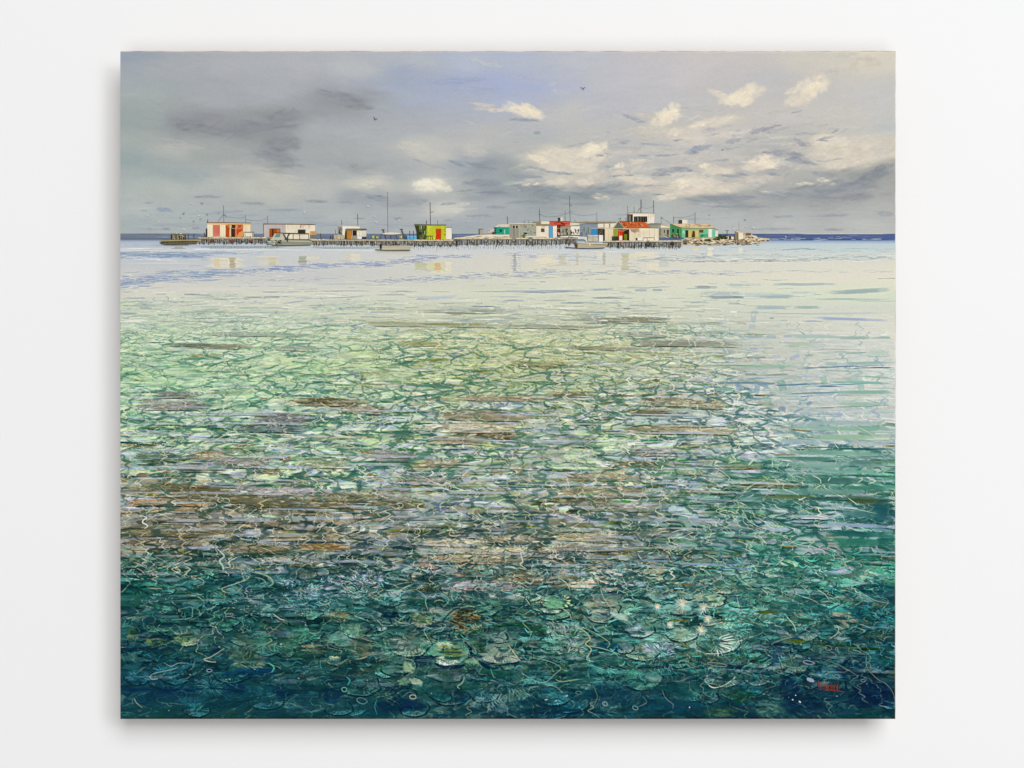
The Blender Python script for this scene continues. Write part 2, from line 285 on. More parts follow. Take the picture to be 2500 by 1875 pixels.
for (x, y, rx, ry, a, c) in k1: blob(K1, x, y, rx, ry, a, c, alpha=0.45, soft=0.95)
for (x, y, rx, ry, a, c) in [(232,270,12,22,-40,(206,204,204)),(245,300,6,16,70,(214,210,206)),(75,240,12,60,90,(176,182,198))]:
    blob(K2, x, y, rx, ry, a, c, n=7, alpha=0.35, soft=0.9)
for _ in range(900):                                # loose small touches among the lit clouds
    x = rs.uniform(1230, PX1); y = rs.uniform(260, 510)
    if rs.rand() > 0.25 + 0.75 * sm(1230, 1600, x): continue
    c = C[int((y - PY0) * S), min(W - 1, int((x + rs.randn() * 20 - PX0) * S)) if x + 60 < PX1 and x > PX0 + 60 else int((x - PX0) * S)] * 255
    c = c + rs.choice([14, -14, 8, -9]) * rs.uniform(0.4, 1.2)
    stroke(x, y, rs.uniform(12, 46), rs.uniform(2.5, 8), rs.randn() * 16 + 4, c, 0.42, 0.7, 0.5, bend=rs.randn() * 3)
for _ in range(220):                                # low flat cloud bars above the horizon
    x = rs.uniform(PX0, PX1); y = rs.uniform(500, 566)
    c = C[int((y - PY0) * S), int((x - PX0) * S)] * 255 + rs.choice([-11, -8, 7, 9])
    stroke(x, y, rs.uniform(25, 110), rs.uniform(1.5, 5), rs.randn() * 2, c, 0.4, 0.6)

# ------------------------------------------------------------------ the sea
L0, M0, R0 = 330, 1100, 1880
rows = {500:[(L0,118,130,148),(M0,108,124,150),(R0,88,105,150)],508:[(L0,120,130,144),(M0,106,120,144),(R0,86,102,146)],517:[(L0,104,116,136),(M0,84,100,134),(R0,76,96,142)],
521:[(L0,170,182,198),(M0,170,184,200),(R0,150,170,200)],527:[(L0,190,199,208),(M0,198,205,209),(R0,194,209,212)],545:[(L0,202,207,209),(M0,212,213,208),(R0,206,214,209)],
565:[(L0,198,203,208),(M0,218,215,202),(R0,220,220,206)],600:[(L0,209,209,204),(700,205,206,204),(M0,217,217,201),(R0,228,223,206)],635:[(L0,220,218,205),(M0,216,219,202),(R0,219,225,202)],
665:[(L0,208,213,196),(M0,208,212,196),(R0,214,217,203)],700:[(L0,202,209,194),(M0,200,204,186),(1500,200,204,190),(R0,222,221,207)],
750:[(L0,182,203,180),(M0,184,192,166),(1500,185,190,178),(R0,220,220,209)],800:[(L0,160,195,160),(M0,160,174,138),(1500,182,188,178),(R0,220,220,211)],
850:[(L0,172,210,168),(700,155,185,160),(M0,156,176,145),(1500,165,174,162),(1750,200,206,202),(R0,212,215,208)],900:[(L0,150,176,146),(M0,155,166,140),(1400,155,168,146),(1600,165,172,160),(1800,208,212,205),(R0,222,219,212)],
950:[(L0,135,166,138),(700,150,182,145),(M0,150,168,132),(1400,148,166,138),(1600,146,156,138),(1800,172,196,180),(R0,190,208,192)],1000:[(L0,135,160,130),(700,160,185,150),(M0,135,156,128),(1400,140,164,134),(1700,124,160,145),(R0,124,166,149)],
1050:[(L0,140,130,116),(700,140,156,140),(M0,125,142,126),(1400,142,142,122),(1700,96,144,130),(R0,84,140,126)],1100:[(L0,116,104,84),(700,98,104,88),(M0,112,132,120),(1300,132,132,112),(1600,86,125,113),(R0,45,95,100)],
1150:[(L0,104,103,90),(700,88,98,88),(M0,105,116,106),(1300,122,122,105),(1700,72,125,114),(R0,60,112,110)],1200:[(L0,62,92,70),(600,88,96,82),(M0,100,106,94),(1300,108,115,100),(1700,68,122,108),(R0,50,115,100)],
1250:[(L0,25,82,75),(600,40,84,84),(M0,92,110,100),(1300,106,122,110),(1700,92,128,114),(R0,62,112,102)],1300:[(L0,22,76,70),(600,56,94,94),(M0,62,94,86),(1300,84,114,104),(1600,92,124,112),(1900,25,78,84)],
1350:[(L0,22,64,62),(700,40,76,68),(M0,50,86,80),(1300,78,110,100),(1600,76,108,100),(1900,22,74,80)],1400:[(L0,20,62,68),(700,44,80,68),(M0,60,92,82),(1300,62,100,92),(1600,56,94,88),(1900,14,58,68)],
1450:[(L0,14,58,70),(700,24,62,62),(M0,32,76,70),(1300,42,86,80),(1600,32,76,76),(1900,8,45,58)],1500:[(L0,11,54,72),(700,10,55,64),(M0,15,62,68),(1300,20,66,70),(1600,15,60,68),(1900,5,36,58)],1550:[(L0,20,64,66),(700,14,62,64),(M0,8,44,64),(1300,8,54,68),(1600,8,50,64),(1900,10,52,60)]}
def rowfield(rows):
    """colours given along rows; straight blends along and between the rows"""
    ys = sorted(rows); xs = np.linspace(240, 1960, 173)
    R_ = np.array([[np.interp(xs, [q[0] for q in rows[y]], [q[1 + k] for q in rows[y]]) for k in range(3)] for y in ys])
    wob = vnoise(GX, GY, 160, 26, 91, 3); yy = GY / VK + wob * 7 * sm(530, 640, GY / VK) + wob * 12 * sm(800, 1100, GY / VK)
    xx = GX / VK + vnoise(GX, GY, 200, 24, 92, 3) * 60 * sm(530, 640, GY / VK)
    yi = np.interp(yy.ravel(), ys, np.arange(len(ys))).reshape(yy.shape); xi = (xx - 240) / 10.0
    return bilerp(np.transpose(R_, (0, 2, 1)).astype(np.float32) / 255, yi, xi).astype(np.float32)
SEA = rowfield(rows)
g_ = sm(640, 760, GY / VK) * (1 - sm(1060, 1180, GY / VK)) * (1 - sm(1400, 1640, GX / VK))
y_ = np.exp(-((GX / VK - 1150) / 330) ** 2 - ((GY / VK - 790) / 110) ** 2)
SEA = SEA + np.stack([0.035 * g_ + 0.03 * y_, 0.022 * g_ + 0.012 * y_, -0.035 * g_ - 0.07 * y_], -1).astype(np.float32)
dp_ = sm(1100, 1300, GY / VK); rt_ = sm(1480, 1620, GX / VK) * sm(960, 1010, GY / VK) * (1 - sm(1330, 1420, GY / VK))
SEA = SEA * np.stack([(1 - 0.22 * dp_) * (1 - 0.14 * rt_), 1 + 0.02 * rt_, 1 - 0.03 * rt_ + 0.02 * dp_], -1).astype(np.float32)
SEA = np.clip(SEA * (1 + 0.05 * g_)[..., None], 0, 1)
seam = GY >= HZ
yv = GY / VK; xv = GX / VK

def voro(u, v, seed):
    """nearest and second nearest jittered site, and the id of the nearest"""
    r = np.random.RandomState(seed); N = 256
    jx = r.rand(N, N).astype(np.float32); jy = r.rand(N, N).astype(np.float32)
    iu = np.floor(u).astype(np.int32); iv = np.floor(v).astype(np.int32)
    f1 = np.full(u.shape, 9.0, np.float32); f2 = f1.copy(); idd = np.zeros(u.shape, np.int32)
    for a in (-1, 0, 1):
        for b in (-1, 0, 1):
            cu = (iu + a) % N; cv = (iv + b) % N
            d = np.sqrt((iu + a + jx[cv, cu] - u) ** 2 + (iv + b + jy[cv, cu] - v) ** 2)
            n = d < f1
            f2 = np.where(n, f1, np.minimum(f2, d)); idd = np.where(n, cv * N + cu, idd); f1 = np.where(n, d, f1)
    return f1, f2, idd

# refraction: the rows of the water slide sideways
hc = 6.5 + 0.055 * np.clip(yv - 600, 0, None)                       # height of a ripple cell
vv = np.log(hc) / 0.055 + 14
wc = 44 + 0.056 * np.clip(yv - 600, 0, None)
zig = vnoise(xv, vv * 11, 260, 10.0, 51, 2) + 0.6 * vnoise(xv, vv * 11, 120, 4.2, 52, 1)
wx = xv + zig * wc * 0.36
uu = (wx - 1100) / wc
deep = sm(1180, 1300, yv)
C[seam] = SEA[seam]

# palettes of the sea, each with a home (survey coordinates) and a reach
PAL = [((480, 840, 330, 190), [(190,218,166),(166,204,150),(204,226,180),(178,210,160),(104,150,132),(86,138,118),(120,160,140),(172,186,188),(158,178,166),(224,228,204),(200,220,180)]),
 ((1200, 760, 330, 120), [(190,196,178),(166,174,158),(176,184,184),(130,134,104),(206,210,190),(112,132,112),(150,158,150),(184,190,196),(172,200,158),(160,166,120)]),
 ((1760, 760, 200, 170), [(226,223,210),(214,218,205),(196,206,200),(190,200,208),(198,212,198),(228,226,216),(220,220,205)]),
 ((480, 1110, 270, 90), [(146,128,104),(122,106,82),(170,154,130),(94,82,60),(150,152,156),(104,118,112),(136,120,84),(120,124,118),(162,148,128)]),
 ((600, 960, 330, 50), [(150,190,140),(120,140,120),(166,176,188),(80,110,96),(186,208,170),(150,145,125),(96,110,84),(190,215,170),(60,90,84)]),
 ((1200, 1010, 270, 110), [(140,172,136),(166,172,170),(146,138,112),(72,104,90),(192,198,180),(118,116,70),(158,170,188),(104,140,112),(170,200,150),(172,160,138)]),
 ((1150, 1180, 260, 90), [(120,130,116),(154,150,134),(110,104,82),(60,88,84),(150,160,168),(96,118,104),(168,158,138),(84,84,50),(72,104,104)]),
 ((1720, 1090, 240, 110), [(96,144,130),(76,128,114),(122,164,146),(56,106,98),(130,156,164),(150,182,168),(92,108,72),(88,140,126),(112,150,142)]),
 ((1620, 900, 200, 60), [(200,206,196),(150,170,160),(140,165,170),(214,214,204),(120,150,135),(160,166,142),(190,196,196)]),
 ((500, 1290, 260, 70), [(24,80,76),(40,98,94),(14,56,60),(66,112,104),(34,76,52),(20,70,80),(60,96,98)]),
 ((450, 1460, 280, 100), [(16,66,74),(30,86,84),(8,42,60),(46,94,88),(6,36,58),(30,70,58),(18,76,88)]),
 ((1100, 1400, 300, 90), [(34,84,78),(66,108,94),(16,56,62),(88,124,108),(44,80,52),(100,130,122),(22,70,74)]),
 ((1580, 1330, 260, 80), [(70,112,100),(96,134,122),(48,92,86),(118,146,142),(34,80,80),(84,100,62),(110,140,132)]),
 ((1500, 1480, 320, 60), [(20,68,72),(44,92,88),(10,46,60),(64,106,98),(8,40,58),(34,84,80)]),
 ((1880, 1420, 90, 120), [(14,58,68),(30,82,84),(6,38,56),(44,94,92),(8,44,60)])]
PX = np.array([p[0] for p in PAL], float)
PW = [np.array(p[1], float) for p in PAL]
def palpick(x, y):
    d = ((x - PX[:, 0]) / PX[:, 2]) ** 2 + ((y - PX[:, 1]) / PX[:, 3]) ** 2
    w = np.exp(-d * 1.1) + 1e-9; w /= w.sum()
    q = PW[int(rs.choice(len(PW), p=w))]
    return q[rs.randint(len(q))]
def seacol(x, y):
    i = int(np.clip((y * VK - PY0) * S, 0, H - 1)); j = int(np.clip((x * VK - PX0) * S, 0, W - 1)); return SEA[i, j] * 255

# cells of seabed seen through the ripples
nbig = vnoise(xv, yv, 150, 22, 61, 3)
XB = 1440 + (yv - 650) * 0.85 + 170 * nbig                            # where the reef gives way to pale water
quiet = sm(0.02, 0.35, vnoise(xv, yv, 130, 36, 68, 3)) * (1 - sm(960, 1060, yv)) * (1 - sm(1250, 1500, xv))
quiet = np.maximum(quiet, 0.75 * sm(1500, 1660, xv) * sm(950, 1000, yv) * (1 - sm(1200, 1300, yv)) * sm(-0.3, 0.15, vnoise(xv, yv, 160, 30, 69, 3)))
quiet = np.maximum(quiet, 0.5 * sm(1400, 1500, yv))
amt = sm(632, 745, yv + 50 * nbig) * (1 - 0.86 * sm(-50, 110, xv - XB) * (1 - sm(925, 985, yv + 25 * nbig)))
f1, f2, cid = voro(uu + 0.35 * vnoise(xv, yv, 40, 14, 5, 2), vv * 0.9, 21)
ids = np.unique(cid[seam & (amt > 0)])
lut = np.zeros((256 * 256, 3), np.float32)
cxm = np.bincount(cid[seam], weights=xv[seam], minlength=65536); cym = np.bincount(cid[seam], weights=yv[seam], minlength=65536); cn = np.maximum(1, np.bincount(cid[seam], minlength=65536))
for k in ids:
    x, y = cxm[k] / cn[k], cym[k] / cn[k]
    lut[k] = (0.5 * seacol(x, y) + 0.5 * palpick(x, y) + rs.randn() * 4) / 255
cell = lut[cid]
a = (amt * 0.8 * seam)[..., None]
C[:] = C * (1 - a) + cell * a
gap = f2 - f1
thr = 0.10 + 0.10 * vnoise(xv, yv, 70, 22, 31, 2)
edge = sm(1.0, 0.0, gap / np.clip(thr, 0.015, 1)) * amt * seam
edge *= np.clip(0.75 + 1.2 * vnoise(xv, yv, 60, 25, 33, 2), 0, 1)
dk = np.stack([0.26 * SEA[..., 0] + 0.10 * (1 - deep), 0.55 * SEA[..., 1] + 0.02, 0.60 * SEA[..., 2] + 0.02], -1)
C[:] = C * (1 - (edge * 0.85)[..., None]) + dk * (edge * 0.85)[..., None]

# ragged fragments of reflected and seabed colour
def fragments(su, sv, thr, seed, pick, alpha, k=0.05, gate=None, cs=(1.1, 0.9), oct=3):
    U_ = uu * 1.0
    nz = vnoise(U_ + 40, vv + 40, su, sv, seed, oct)
    m = sm(thr, thr + k, nz) * amt * seam * alpha * (1 - 0.72 * quiet)
    if gate is not None: m = m * gate
    _, _, ci = voro(U_ * cs[0] + 0.25 * nz, vv * cs[1] + 0.2 * nz, seed + 500)
    on = m > 0.01
    cn = np.maximum(1, np.bincount(ci[on], minlength=65536)); cx = np.bincount(ci[on], weights=xv[on], minlength=65536) / cn; cy = np.bincount(ci[on], weights=yv[on], minlength=65536) / cn
    lt = np.zeros((65536, 3), np.float32)
    for q in np.unique(ci[on]): lt[q] = np.clip(pick(cx[q], cy[q]), 0, 255) / 255
    C[:] = C + m[..., None] * (lt[ci] - C)
GB = np.array((166,176,194.))
def pk_any(x, y): return 0.25 * seacol(x, y) + 0.75 * palpick(x, y) + rs.randn() * 8
def pk_dark(x, y): return seacol(x, y) * np.array([0.40, 0.60, 0.62]) * rs.uniform(0.75, 1.2)
def pk_lite(x, y): return np.minimum(seacol(x, y) * rs.uniform(1.15, 1.5) + 12, (226,230,205)) 
def pk_grey(x, y): return (0.45 * seacol(x, y) + 0.55 * GB * (1 if y < 1150 else 0.8)) + rs.randn() * 7
low = 1 - deep
bandp = vv * 0.62 * 6.283 + 3.2 * vnoise(xv, yv, 420, 60, 63, 2) + 0.004 * (xv - 1100)
band = np.sin(bandp); band2 = np.sin(bandp + 1.9)
def pk_olive(x, y):
    q = [(104,96,44),(120,104,56),(84,92,44),(96,84,54),(70,104,52)][rs.randint(5)]
    return np.array(q) * (1.12 if y < 900 else 0.92 if y < 1200 else 0.7) + rs.randn() * 7
fragments(0.55, 0.45, 0.02, 201, pk_any, 0.85, 0.05, None, (1.6, 1.4))
fragments(0.40, 0.30, 0.12, 202, pk_any, 0.85, 0.05, None, (2.2, 1.8))
fragments(0.45, 0.30, 0.24, 203, pk_dark, 0.5, 0.05, None)
fragments(0.35, 0.25, 0.26, 204, pk_lite, 0.55, 0.05, None)
fragments(1.80, 0.26, 0.20, 205, pk_grey, 0.7, 0.06, 0.25 + 0.75 * low)
fragments(0.22, 0.20, 0.20, 206, pk_any, 0.8, 0.06, None, (3, 3))
fragments(0.20, 0.18, 0.34, 207, pk_dark, 0.5, 0.06, None)

gk = sm(0.1, 0.7, band) * (0.35 + 0.65 * sm(950, 1000, yv)) * (1 - 0.7 * deep)
fragments(3.2, 0.8, -0.12, 208, pk_grey, 0.75, 0.10, gk, (0.5, 0.8), 3)
fragments(1.2, 0.30, 0.12, 209, pk_olive, 0.7, 0.06, sm(0.45, 0.8, band2) * (1 - 0.5 * deep) * sm(-0.15, 0.15, vnoise(xv, yv, 200, 60, 66, 2)))
fragments(0.9, 0.22, 0.16, 210, pk_dark, 0.7, 0.06, sm(0.5, 0.85, np.sin(bandp + 2.4)))
fragments(0.40, 0.28, 0.25, 211, pk_lite, 0.75, 0.05, sm(0.1, 0.6, -band))

def sx(x, y): return x * VK, y * VK
def hz_stroke(x, y, L, w, c, alpha=0.7, ang=0.0, soft=0.5, relief=0.5):
    """survey-coordinate wrapper of stroke"""
    stroke(x * VK, y * VK, L * VK, w * VK, ang, c, alpha, soft, relief, bend=rs.randn() * w * 0.5)

def thick(y): return 1.6 + 0.0125 * max(0, y - 600)                  # how thick a mark is at a depth of the picture

def amt_at(x, y): return amt[int(np.clip((y * VK - PY0) * S, 0, H - 1)), int(np.clip((x * VK - PX0) * S, 0, W - 1))]
# scattered brush marks of the seabed, far to near
n = 6500
ys = 655 + (1553 - 655) * np.sort(rs.rand(n) ** 1.05)
for y in ys:
    x = rs.uniform(258, 1936)
    if rs.rand() > amt_at(x, y) + 0.03: continue
    c = 0.38 * seacol(x, y) + 0.62 * palpick(x, y) + rs.randn() * 6
    t = thick(y)
    if y < 1190 or rs.rand() < 0.2:
        hz_stroke(x, y, rs.uniform(8, 50) * (0.7 + t * 0.12), t * rs.uniform(0.7, 2.2), c, 0.66, rs.randn() * 5 - (2.5 if x > 1500 else 0), 0.4)
    else:
        hz_stroke(x, y, rs.uniform(5, 26), t * rs.uniform(0.35, 1.2), c, 0.55, rs.uniform(-70, 70) if rs.rand() < 0.6 else rs.randn() * 10, 0.6)

def ell(f, cx, cy, rx, ry, t): return f(cx + rx * math.cos(t), cy + ry * math.sin(t))
def fan(f, cx, cy, rx, ry, t0, t1, n, col, r0=0.5, r1=1.0, w=1.6, alpha=0.75, jit=14, curl=0.0):
    for k in range(n):
        t = math.radians(t0 + (t1 - t0) * (k + rs.rand() * 0.7) / n)
        ra = r0 + rs.uniform(-0.06, 0.1); rb = r1 * rs.uniform(0.85, 1.08)
        P = [ell(f, cx, cy, rx * r, ry * r, t + curl * (r - ra)) for r in (ra, (ra + rb) / 2, rb)]
        line(P, w * rs.uniform(0.7, 1.4), np.clip(np.array(col) + rs.randn() * jit, 0, 255), alpha, 2, True, 0.3)
def plate(f, cx, cy, rx, ry, base, rim, dark=(10, 48, 58), n=26, halo=True, alpha=0.6):
    if halo:
        P = [ell(f, cx, cy, rx * 1.07, ry * 1.12, math.radians(t)) for t in range(-40, 200, 24)]
        line(P, 5.0, dark, 0.75, 3)
    blob(f, cx, cy, rx * rs.uniform(0.9, 1.1), ry * rs.uniform(0.8, 1.05), rs.uniform(-14, 14), base, alpha=alpha * 0.9, jit=12, soft=0.6, spread=40)
    t0 = rs.uniform(-20, 40); fan(f, cx, cy + ry * 0.15, rx, ry * 0.9, t0, t0 + rs.uniform(110, 190), int(n * 0.7), rim, 0.45, 1.0, 1.6, 0.6)
    fan(f, cx - rx * 0.2, cy - ry * 0.3, rx * 0.6, ry * 0.5, 180, 340, int(n * 0.3), rim, 0.2, 1.0, 1.2, 0.45)
    P = [ell(f, cx, cy, rx * rs.uniform(0.9, 1.04), ry * rs.uniform(0.9, 1.06), math.radians(t)) for t in range(int(t0), int(t0) + 130, 20)]
    line(P, 1.4, np.clip(np.array(rim) + 20, 0, 255), 0.6, 3)
VV = lambda x, y: (x * VK, y * VK)
TAN = (148,140,116); BRN = (108,102,76); GRB = (142,142,134); OLV = (108,104,54); LTN = (176,167,143)
reef = [(1040,898,125,10,TAN),(1030,924,110,10,LTN),(985,950,75,9,TAN),(1085,941,60,7,BRN),(1440,868,70,9,TAN),(1528,874,52,9,TAN),(1450,928,110,9,TAN),(1535,932,60,7,LTN),(1400,890,50,6,BRN),(1420,975,60,9,GRB),(1380,1003,60,6,BRN),
(1290,1030,85,8,TAN),(1300,1062,105,12,TAN),(1260,1082,85,8,BRN),(1330,1095,100,9,GRB),(375,875,95,10,GRB),(385,853,60,7,(112,120,108)),(710,868,95,8,BRN),(780,884,60,9,TAN),(610,905,75,12,(120,124,124)),(590,925,90,9,(90,108,104)),
(460,985,60,10,TAN),(520,1000,80,10,GRB),(340,990,60,12,(80,100,80)),(430,1010,60,9,(100,108,104)),(700,1000,60,10,(150,160,130)),(400,1058,150,11,BRN),(360,1085,110,8,(150,118,76)),(500,1078,180,8,BRN),(620,1062,160,8,(165,160,160)),(640,1088,150,8,BRN),
(420,1120,160,8,(128,124,112)),(380,1150,130,9,BRN),(660,1160,120,9,TAN),(560,1186,90,9,BRN),(700,1182,60,7,(120,98,60)),(840,985,70,11,GRB),(850,1062,50,14,GRB),(860,1090,60,10,BRN),(750,1075,100,8,(122,118,92)),(980,1172,70,8,LTN),
(1110,1165,90,8,TAN),(1020,1206,130,11,TAN),(1130,1248,60,13,BRN),(1060,1190,120,7,LTN),(1260,1160,80,8,TAN),(1280,1184,100,7,GRB),(1050,1266,80,10,(135,138,142)),(640,1212,75,9,GRB),(330,1175,80,8,(110,104,86)),(930,1040,70,8,GRB),(950,1000,60,8,TAN),
(860,700,90,5,(160,162,142)),(1010,703,90,4,(160,158,136)),(1190,706,120,4,(158,160,148)),(1320,692,95,6,(150,150,138)),(1395,690,60,5,(138,136,120)),(910,742,60,5,(152,150,104)),(1160,786,70,5,(140,138,96)),(1440,742,95,6,(138,140,128)),(1000,672,110,4,(176,180,168)),
(1390,722,60,5,(150,154,150)),(1300,752,90,4,(140,142,120)),(560,722,140,4,(160,172,160)),(640,752,60,5,(160,168,158)),(470,748,90,5,(150,140,125)),(410,745,60,4,(90,108,98)),(1230,852,60,5,(120,118,86)),(1500,742,120,6,(150,152,138)),(1080,860,110,6,(150,140,118)),(1600,1010,60,4,(104,104,70)),(1660,1050,90,4,(92,98,62))]
def reef_pass(al, k):
    for (x, y, rx, ry, c) in reef:
        c = tuple(np.array(c) * np.array([0.97, 0.985, 0.95])); x = x + rs.randn() * 3; ry = ry * 1.25
        blob(VV, x, y, rx, ry, -1, c, n=int((18 + rx * 0.5) * k), alpha=al, jit=15, L=rx * 0.36 * VK, w=ry * 0.30 * VK, spread=5, soft=0.35, relief=0.6)
        hz_stroke(x + rs.uniform(-10, 10), y + ry * 0.95, rx * 1.7, 1.4 + ry * 0.1, tuple(np.array(c) * 0.40), 0.6, -1, 0.5)
        if y > 780:
            for _ in range(int(2 + rx / 18)):           # combs of fine light marks on the coral
                fx = x + rs.uniform(-0.8, 0.8) * rx; fy = y + rs.uniform(-0.6, 0.4) * ry; r = rs.uniform(7, 19)
                fan(VV, fx, fy, r * 1.5, r * 0.6, rs.choice([200, 20, 180]), rs.choice([340, 160, 350]), int(rs.randint(7, 15)), tuple(np.clip(np.array(c) + 60, 0, 235)), 0.35, 1.0, 1.0, 0.65)
            for _ in range(int(rx / 14)):
                hz_stroke(x + rs.uniform(-0.8, 0.8) * rx, y + rs.uniform(-0.7, 0.7) * ry, rs.uniform(8, 26), rs.uniform(1.2, 2.6), [(74,62,36),(112,96,58),(190,176,146),(90,88,60)][rs.randint(4)], 0.6, rs.randn() * 5, 0.4)
reef_pass(0.85, 1.0)

# coral heads of the near water
for _ in range(230):
    y = 1215 + 320 * rs.rand() ** 1.1; x = rs.uniform(262, 1930); r = rs.uniform(13, 34) * (0.7 + (y - 1200) / 700)
    if x < 900 and y < 1230: continue
    b = seacol(x, y); b = b * rs.uniform(0.9, 1.45) + rs.uniform(0, 16); b = b * np.array([1 + rs.rand() * 0.5, 1, 1 - rs.rand() * 0.12])
    if rs.rand() < 0.4: spiky_ = fan(VV, x, y, r * 1.2, r * 0.7, 0, 360, int(r * 1.1), tuple(np.clip(b * 1.35 + 12, 0, 210)), 0.2, 1.05, 1.4, 0.5)
    else: plate(VV, x, y, r * 1.15, r * 0.62, tuple(np.clip(b, 0, 190)), tuple(np.clip(b * 1.3 + 18, 0, 215)), tuple(seacol(x, y) * np.array([0.3, 0.5, 0.62])), int(r * 0.8), rs.rand() < 0.7, 0.55)
plate(B2, 390, 595, 90, 70, (70,98,72), (140,160,120)); plate(B2, 270, 800, 175, 105, (62,92,80), (150,176,152), n=40)
plate(B2, 620, 880, 165, 105, (80,118,92), (164,188,160), n=34); blob(B2, 620, 880, 90, 40, 0, (70,98,56), alpha=0.6); fan(B2, 600, 900, 130, 110, 40, 150, 20, (176,196,176), 0.55, 1.0, 2.6, 0.75)
blob(B2, 560, 800, 90, 30, 0, (150,178,150), alpha=0.5); line([B2(735,790), B2(790,850), B2(780,920), B2(700,985), B2(560,1000), B2(470,960)], 11, (6,42,62), 0.85); line([B2(810,880), B2(870,950), B2(960,1010), B2(1010,1000)], 8, (6,42,62), 0.85)
plate(B2, 1060, 870, 195, 95, (72,102,94), (150,170,150), n=46); blob(B2, 1060, 860, 150, 60, 0, (84,112,100), alpha=0.4); fan(B2, 1070, 800, 160, 170, 25, 155, 26, (150,168,146), 0.35, 0.95, 1.5, 0.6)
blob(B2, 740, 590, 150, 75, 0, (46,52,34), alpha=0.8, jit=6)
for k in range(26):
    x = 740 + rs.uniform(-150, 190); y = 590 + rs.uniform(-75, 95); r = rs.uniform(18, 38)
    line([ell(B2, x, y, r, r * 0.6, math.radians(t)) for t in (-30, 30, 90, 150, 200)], 1.5, (116,114,82) if x < 850 else (140,160,110), 0.8); 
for k in range(9): fan(B2, 740 + rs.uniform(-130, 110), 580 + rs.uniform(-55, 60), 40, 30, 20, 160, 9, (96,98,70), 0.3, 1, 0.9, 0.6)
plate(B2, 1330, 400, 70, 40, (50,96,86), (160,190,165)); plate(B2, 1530, 440, 110, 60, (92,150,122), (190,215,170), n=18); plate(B2, 40, 640, 60, 50, (50,88,90), (130,165,160)); plate(B2, 560, 710, 80, 55, (24,70,76), (110,150,150), n=18)
plate(B2, 1000, 740, 120, 50, (60,96,90), (110,140,130)); plate(B2, 1880, 560, 130, 60, (84,112,104), (150,170,150)); plate(B2, 2080, 830, 80, 50, (84,120,118), (130,160,150), n=12)
plate(B1, 560, 750, 120, 68, (76,112,82), (150,176,130), n=28); blob(B1, 700, 740, 110, 40, 0, (58,98,86), alpha=0.6); blob(B1, 300, 765, 100, 52, 0, (46,80,60), alpha=0.6); fan(B1, 300, 765, 100, 55, 0, 180, 16, (88,116,76), 0.4, 1, 2, 0.6)
blob(B1, 130, 720, 55, 62, 0, (50,86,62), alpha=0.6); fan(B1, 120, 700, 70, 90, 40, 140, 10, (84,112,82), 0.3, 1, 2.2, 0.6); blob(B1, 1100, 930, 150, 60, 0, (34,68,50), alpha=0.6); fan(B1, 1110, 950, 150, 60, 15, 165, 26, (96,124,92), 0.6, 1.1, 1.8, 0.65)
plate(B1, 1650, 90, 240, 62, (96,110,108), (150,160,152), n=60); fan(B1, 1640, 100, 230, 62, 10, 175, 46, (168,180,168), 0.6, 1.0, 1.2, 0.6); blob(B1, 1660, 120, 120, 16, 0, (110,104,48), alpha=0.6)
blob(B1, 1650, 840, 105, 45, -10, (88,100,78), alpha=0.7); fan(B1, 1660, 880, 110, 95, 190, 340, 26, (140,146,118), 0.5, 1.05, 1.4, 0.6); fan(B1, 1820, 900, 60, 50, 20, 175, 14, (160,170,134), 0.2, 1.0, 1.8, 0.75)
blob(B1, 2050, 830, 120, 100, 20, (74,92,72), alpha=0.6); fan(B1, 2040, 850, 130, 110, 200, 380, 28, (118,126,96), 0.6, 1.05, 1.4, 0.5); line([ell(B1, 2010, 830, 130, 100, math.radians(t)) for t in (20, 60, 100, 130)], 3, (150,160,124), 0.5)
blob(B1, 1880, 570, 100, 50, 0, (74,92,72), alpha=0.7); fan(B1, 1880, 590, 110, 70, 185, 350, 24, (116,128,98), 0.4, 1.05, 1.4, 0.7)
for (cx, cy, rx, ry, nn, c) in [(1600,360,300,105,260,(112,152,162)),(1240,400,170,40,90,(120,155,160)),(1760,330,150,80,120,(140,170,186)),(2080,250,190,50,120,(150,165,190)),(2080,360,160,50,90,(130,158,150)),(1600,500,220,60,90,(60,108,116))]:
    for _ in range(nn):
        r = math.sqrt(rs.rand()); t = rs.rand() * 6.283; x = cx + rx * r * math.cos(t); y = cy + ry * r * math.sin(t)
        d = math.atan2((y - cy - ry * 0.8) * 2, x - cx) + rs.randn() * 0.4; l = rs.uniform(22, 55)
        line([B1(x, y), B1(x + l * 0.5 * math.cos(d) + rs.randn() * 5, y + l * 0.5 * math.sin(d)), B1(x + l * math.cos(d), y + l * math.sin(d) + 4)], 1.3, np.clip(np.array(c) + rs.randn() * 22, 0, 255), 0.7, 2)
def spiky(f, cx, cy, rx, ry, nn, c, w=1.5, up=0.8, lmin=20, lmax=50, jit=20, alpha=0.7):
    for _ in range(nn):
        r = math.sqrt(rs.rand()); t = rs.rand() * 6.283; x = cx + rx * r * math.cos(t); y = cy + ry * r * math.sin(t)
        d = math.atan2((y - cy - ry * up) * 2, x - cx) + rs.randn() * 0.35; l = rs.uniform(lmin, lmax)
        line([f(x, y), f(x + l * 0.5 * math.cos(d) + rs.randn() * 4, y + l * 0.5 * math.sin(d)), f(x + l * math.cos(d), y + l * math.sin(d) + 3)], w, np.clip(np.array(c) + rs.randn() * jit, 0, 255), alpha, 2)
spiky(B2, 1610, 690, 170, 70, 130, (120,150,145)); spiky(B2, 1620, 850, 140, 40, 60, (150,172,160)); spiky(B2, 830, 320, 170, 45, 110, (170,160,158), 1.3); spiky(B2, 1100, 1180, 220, 70, 90, (92,130,128), 1.3, -0.8, 30, 70)
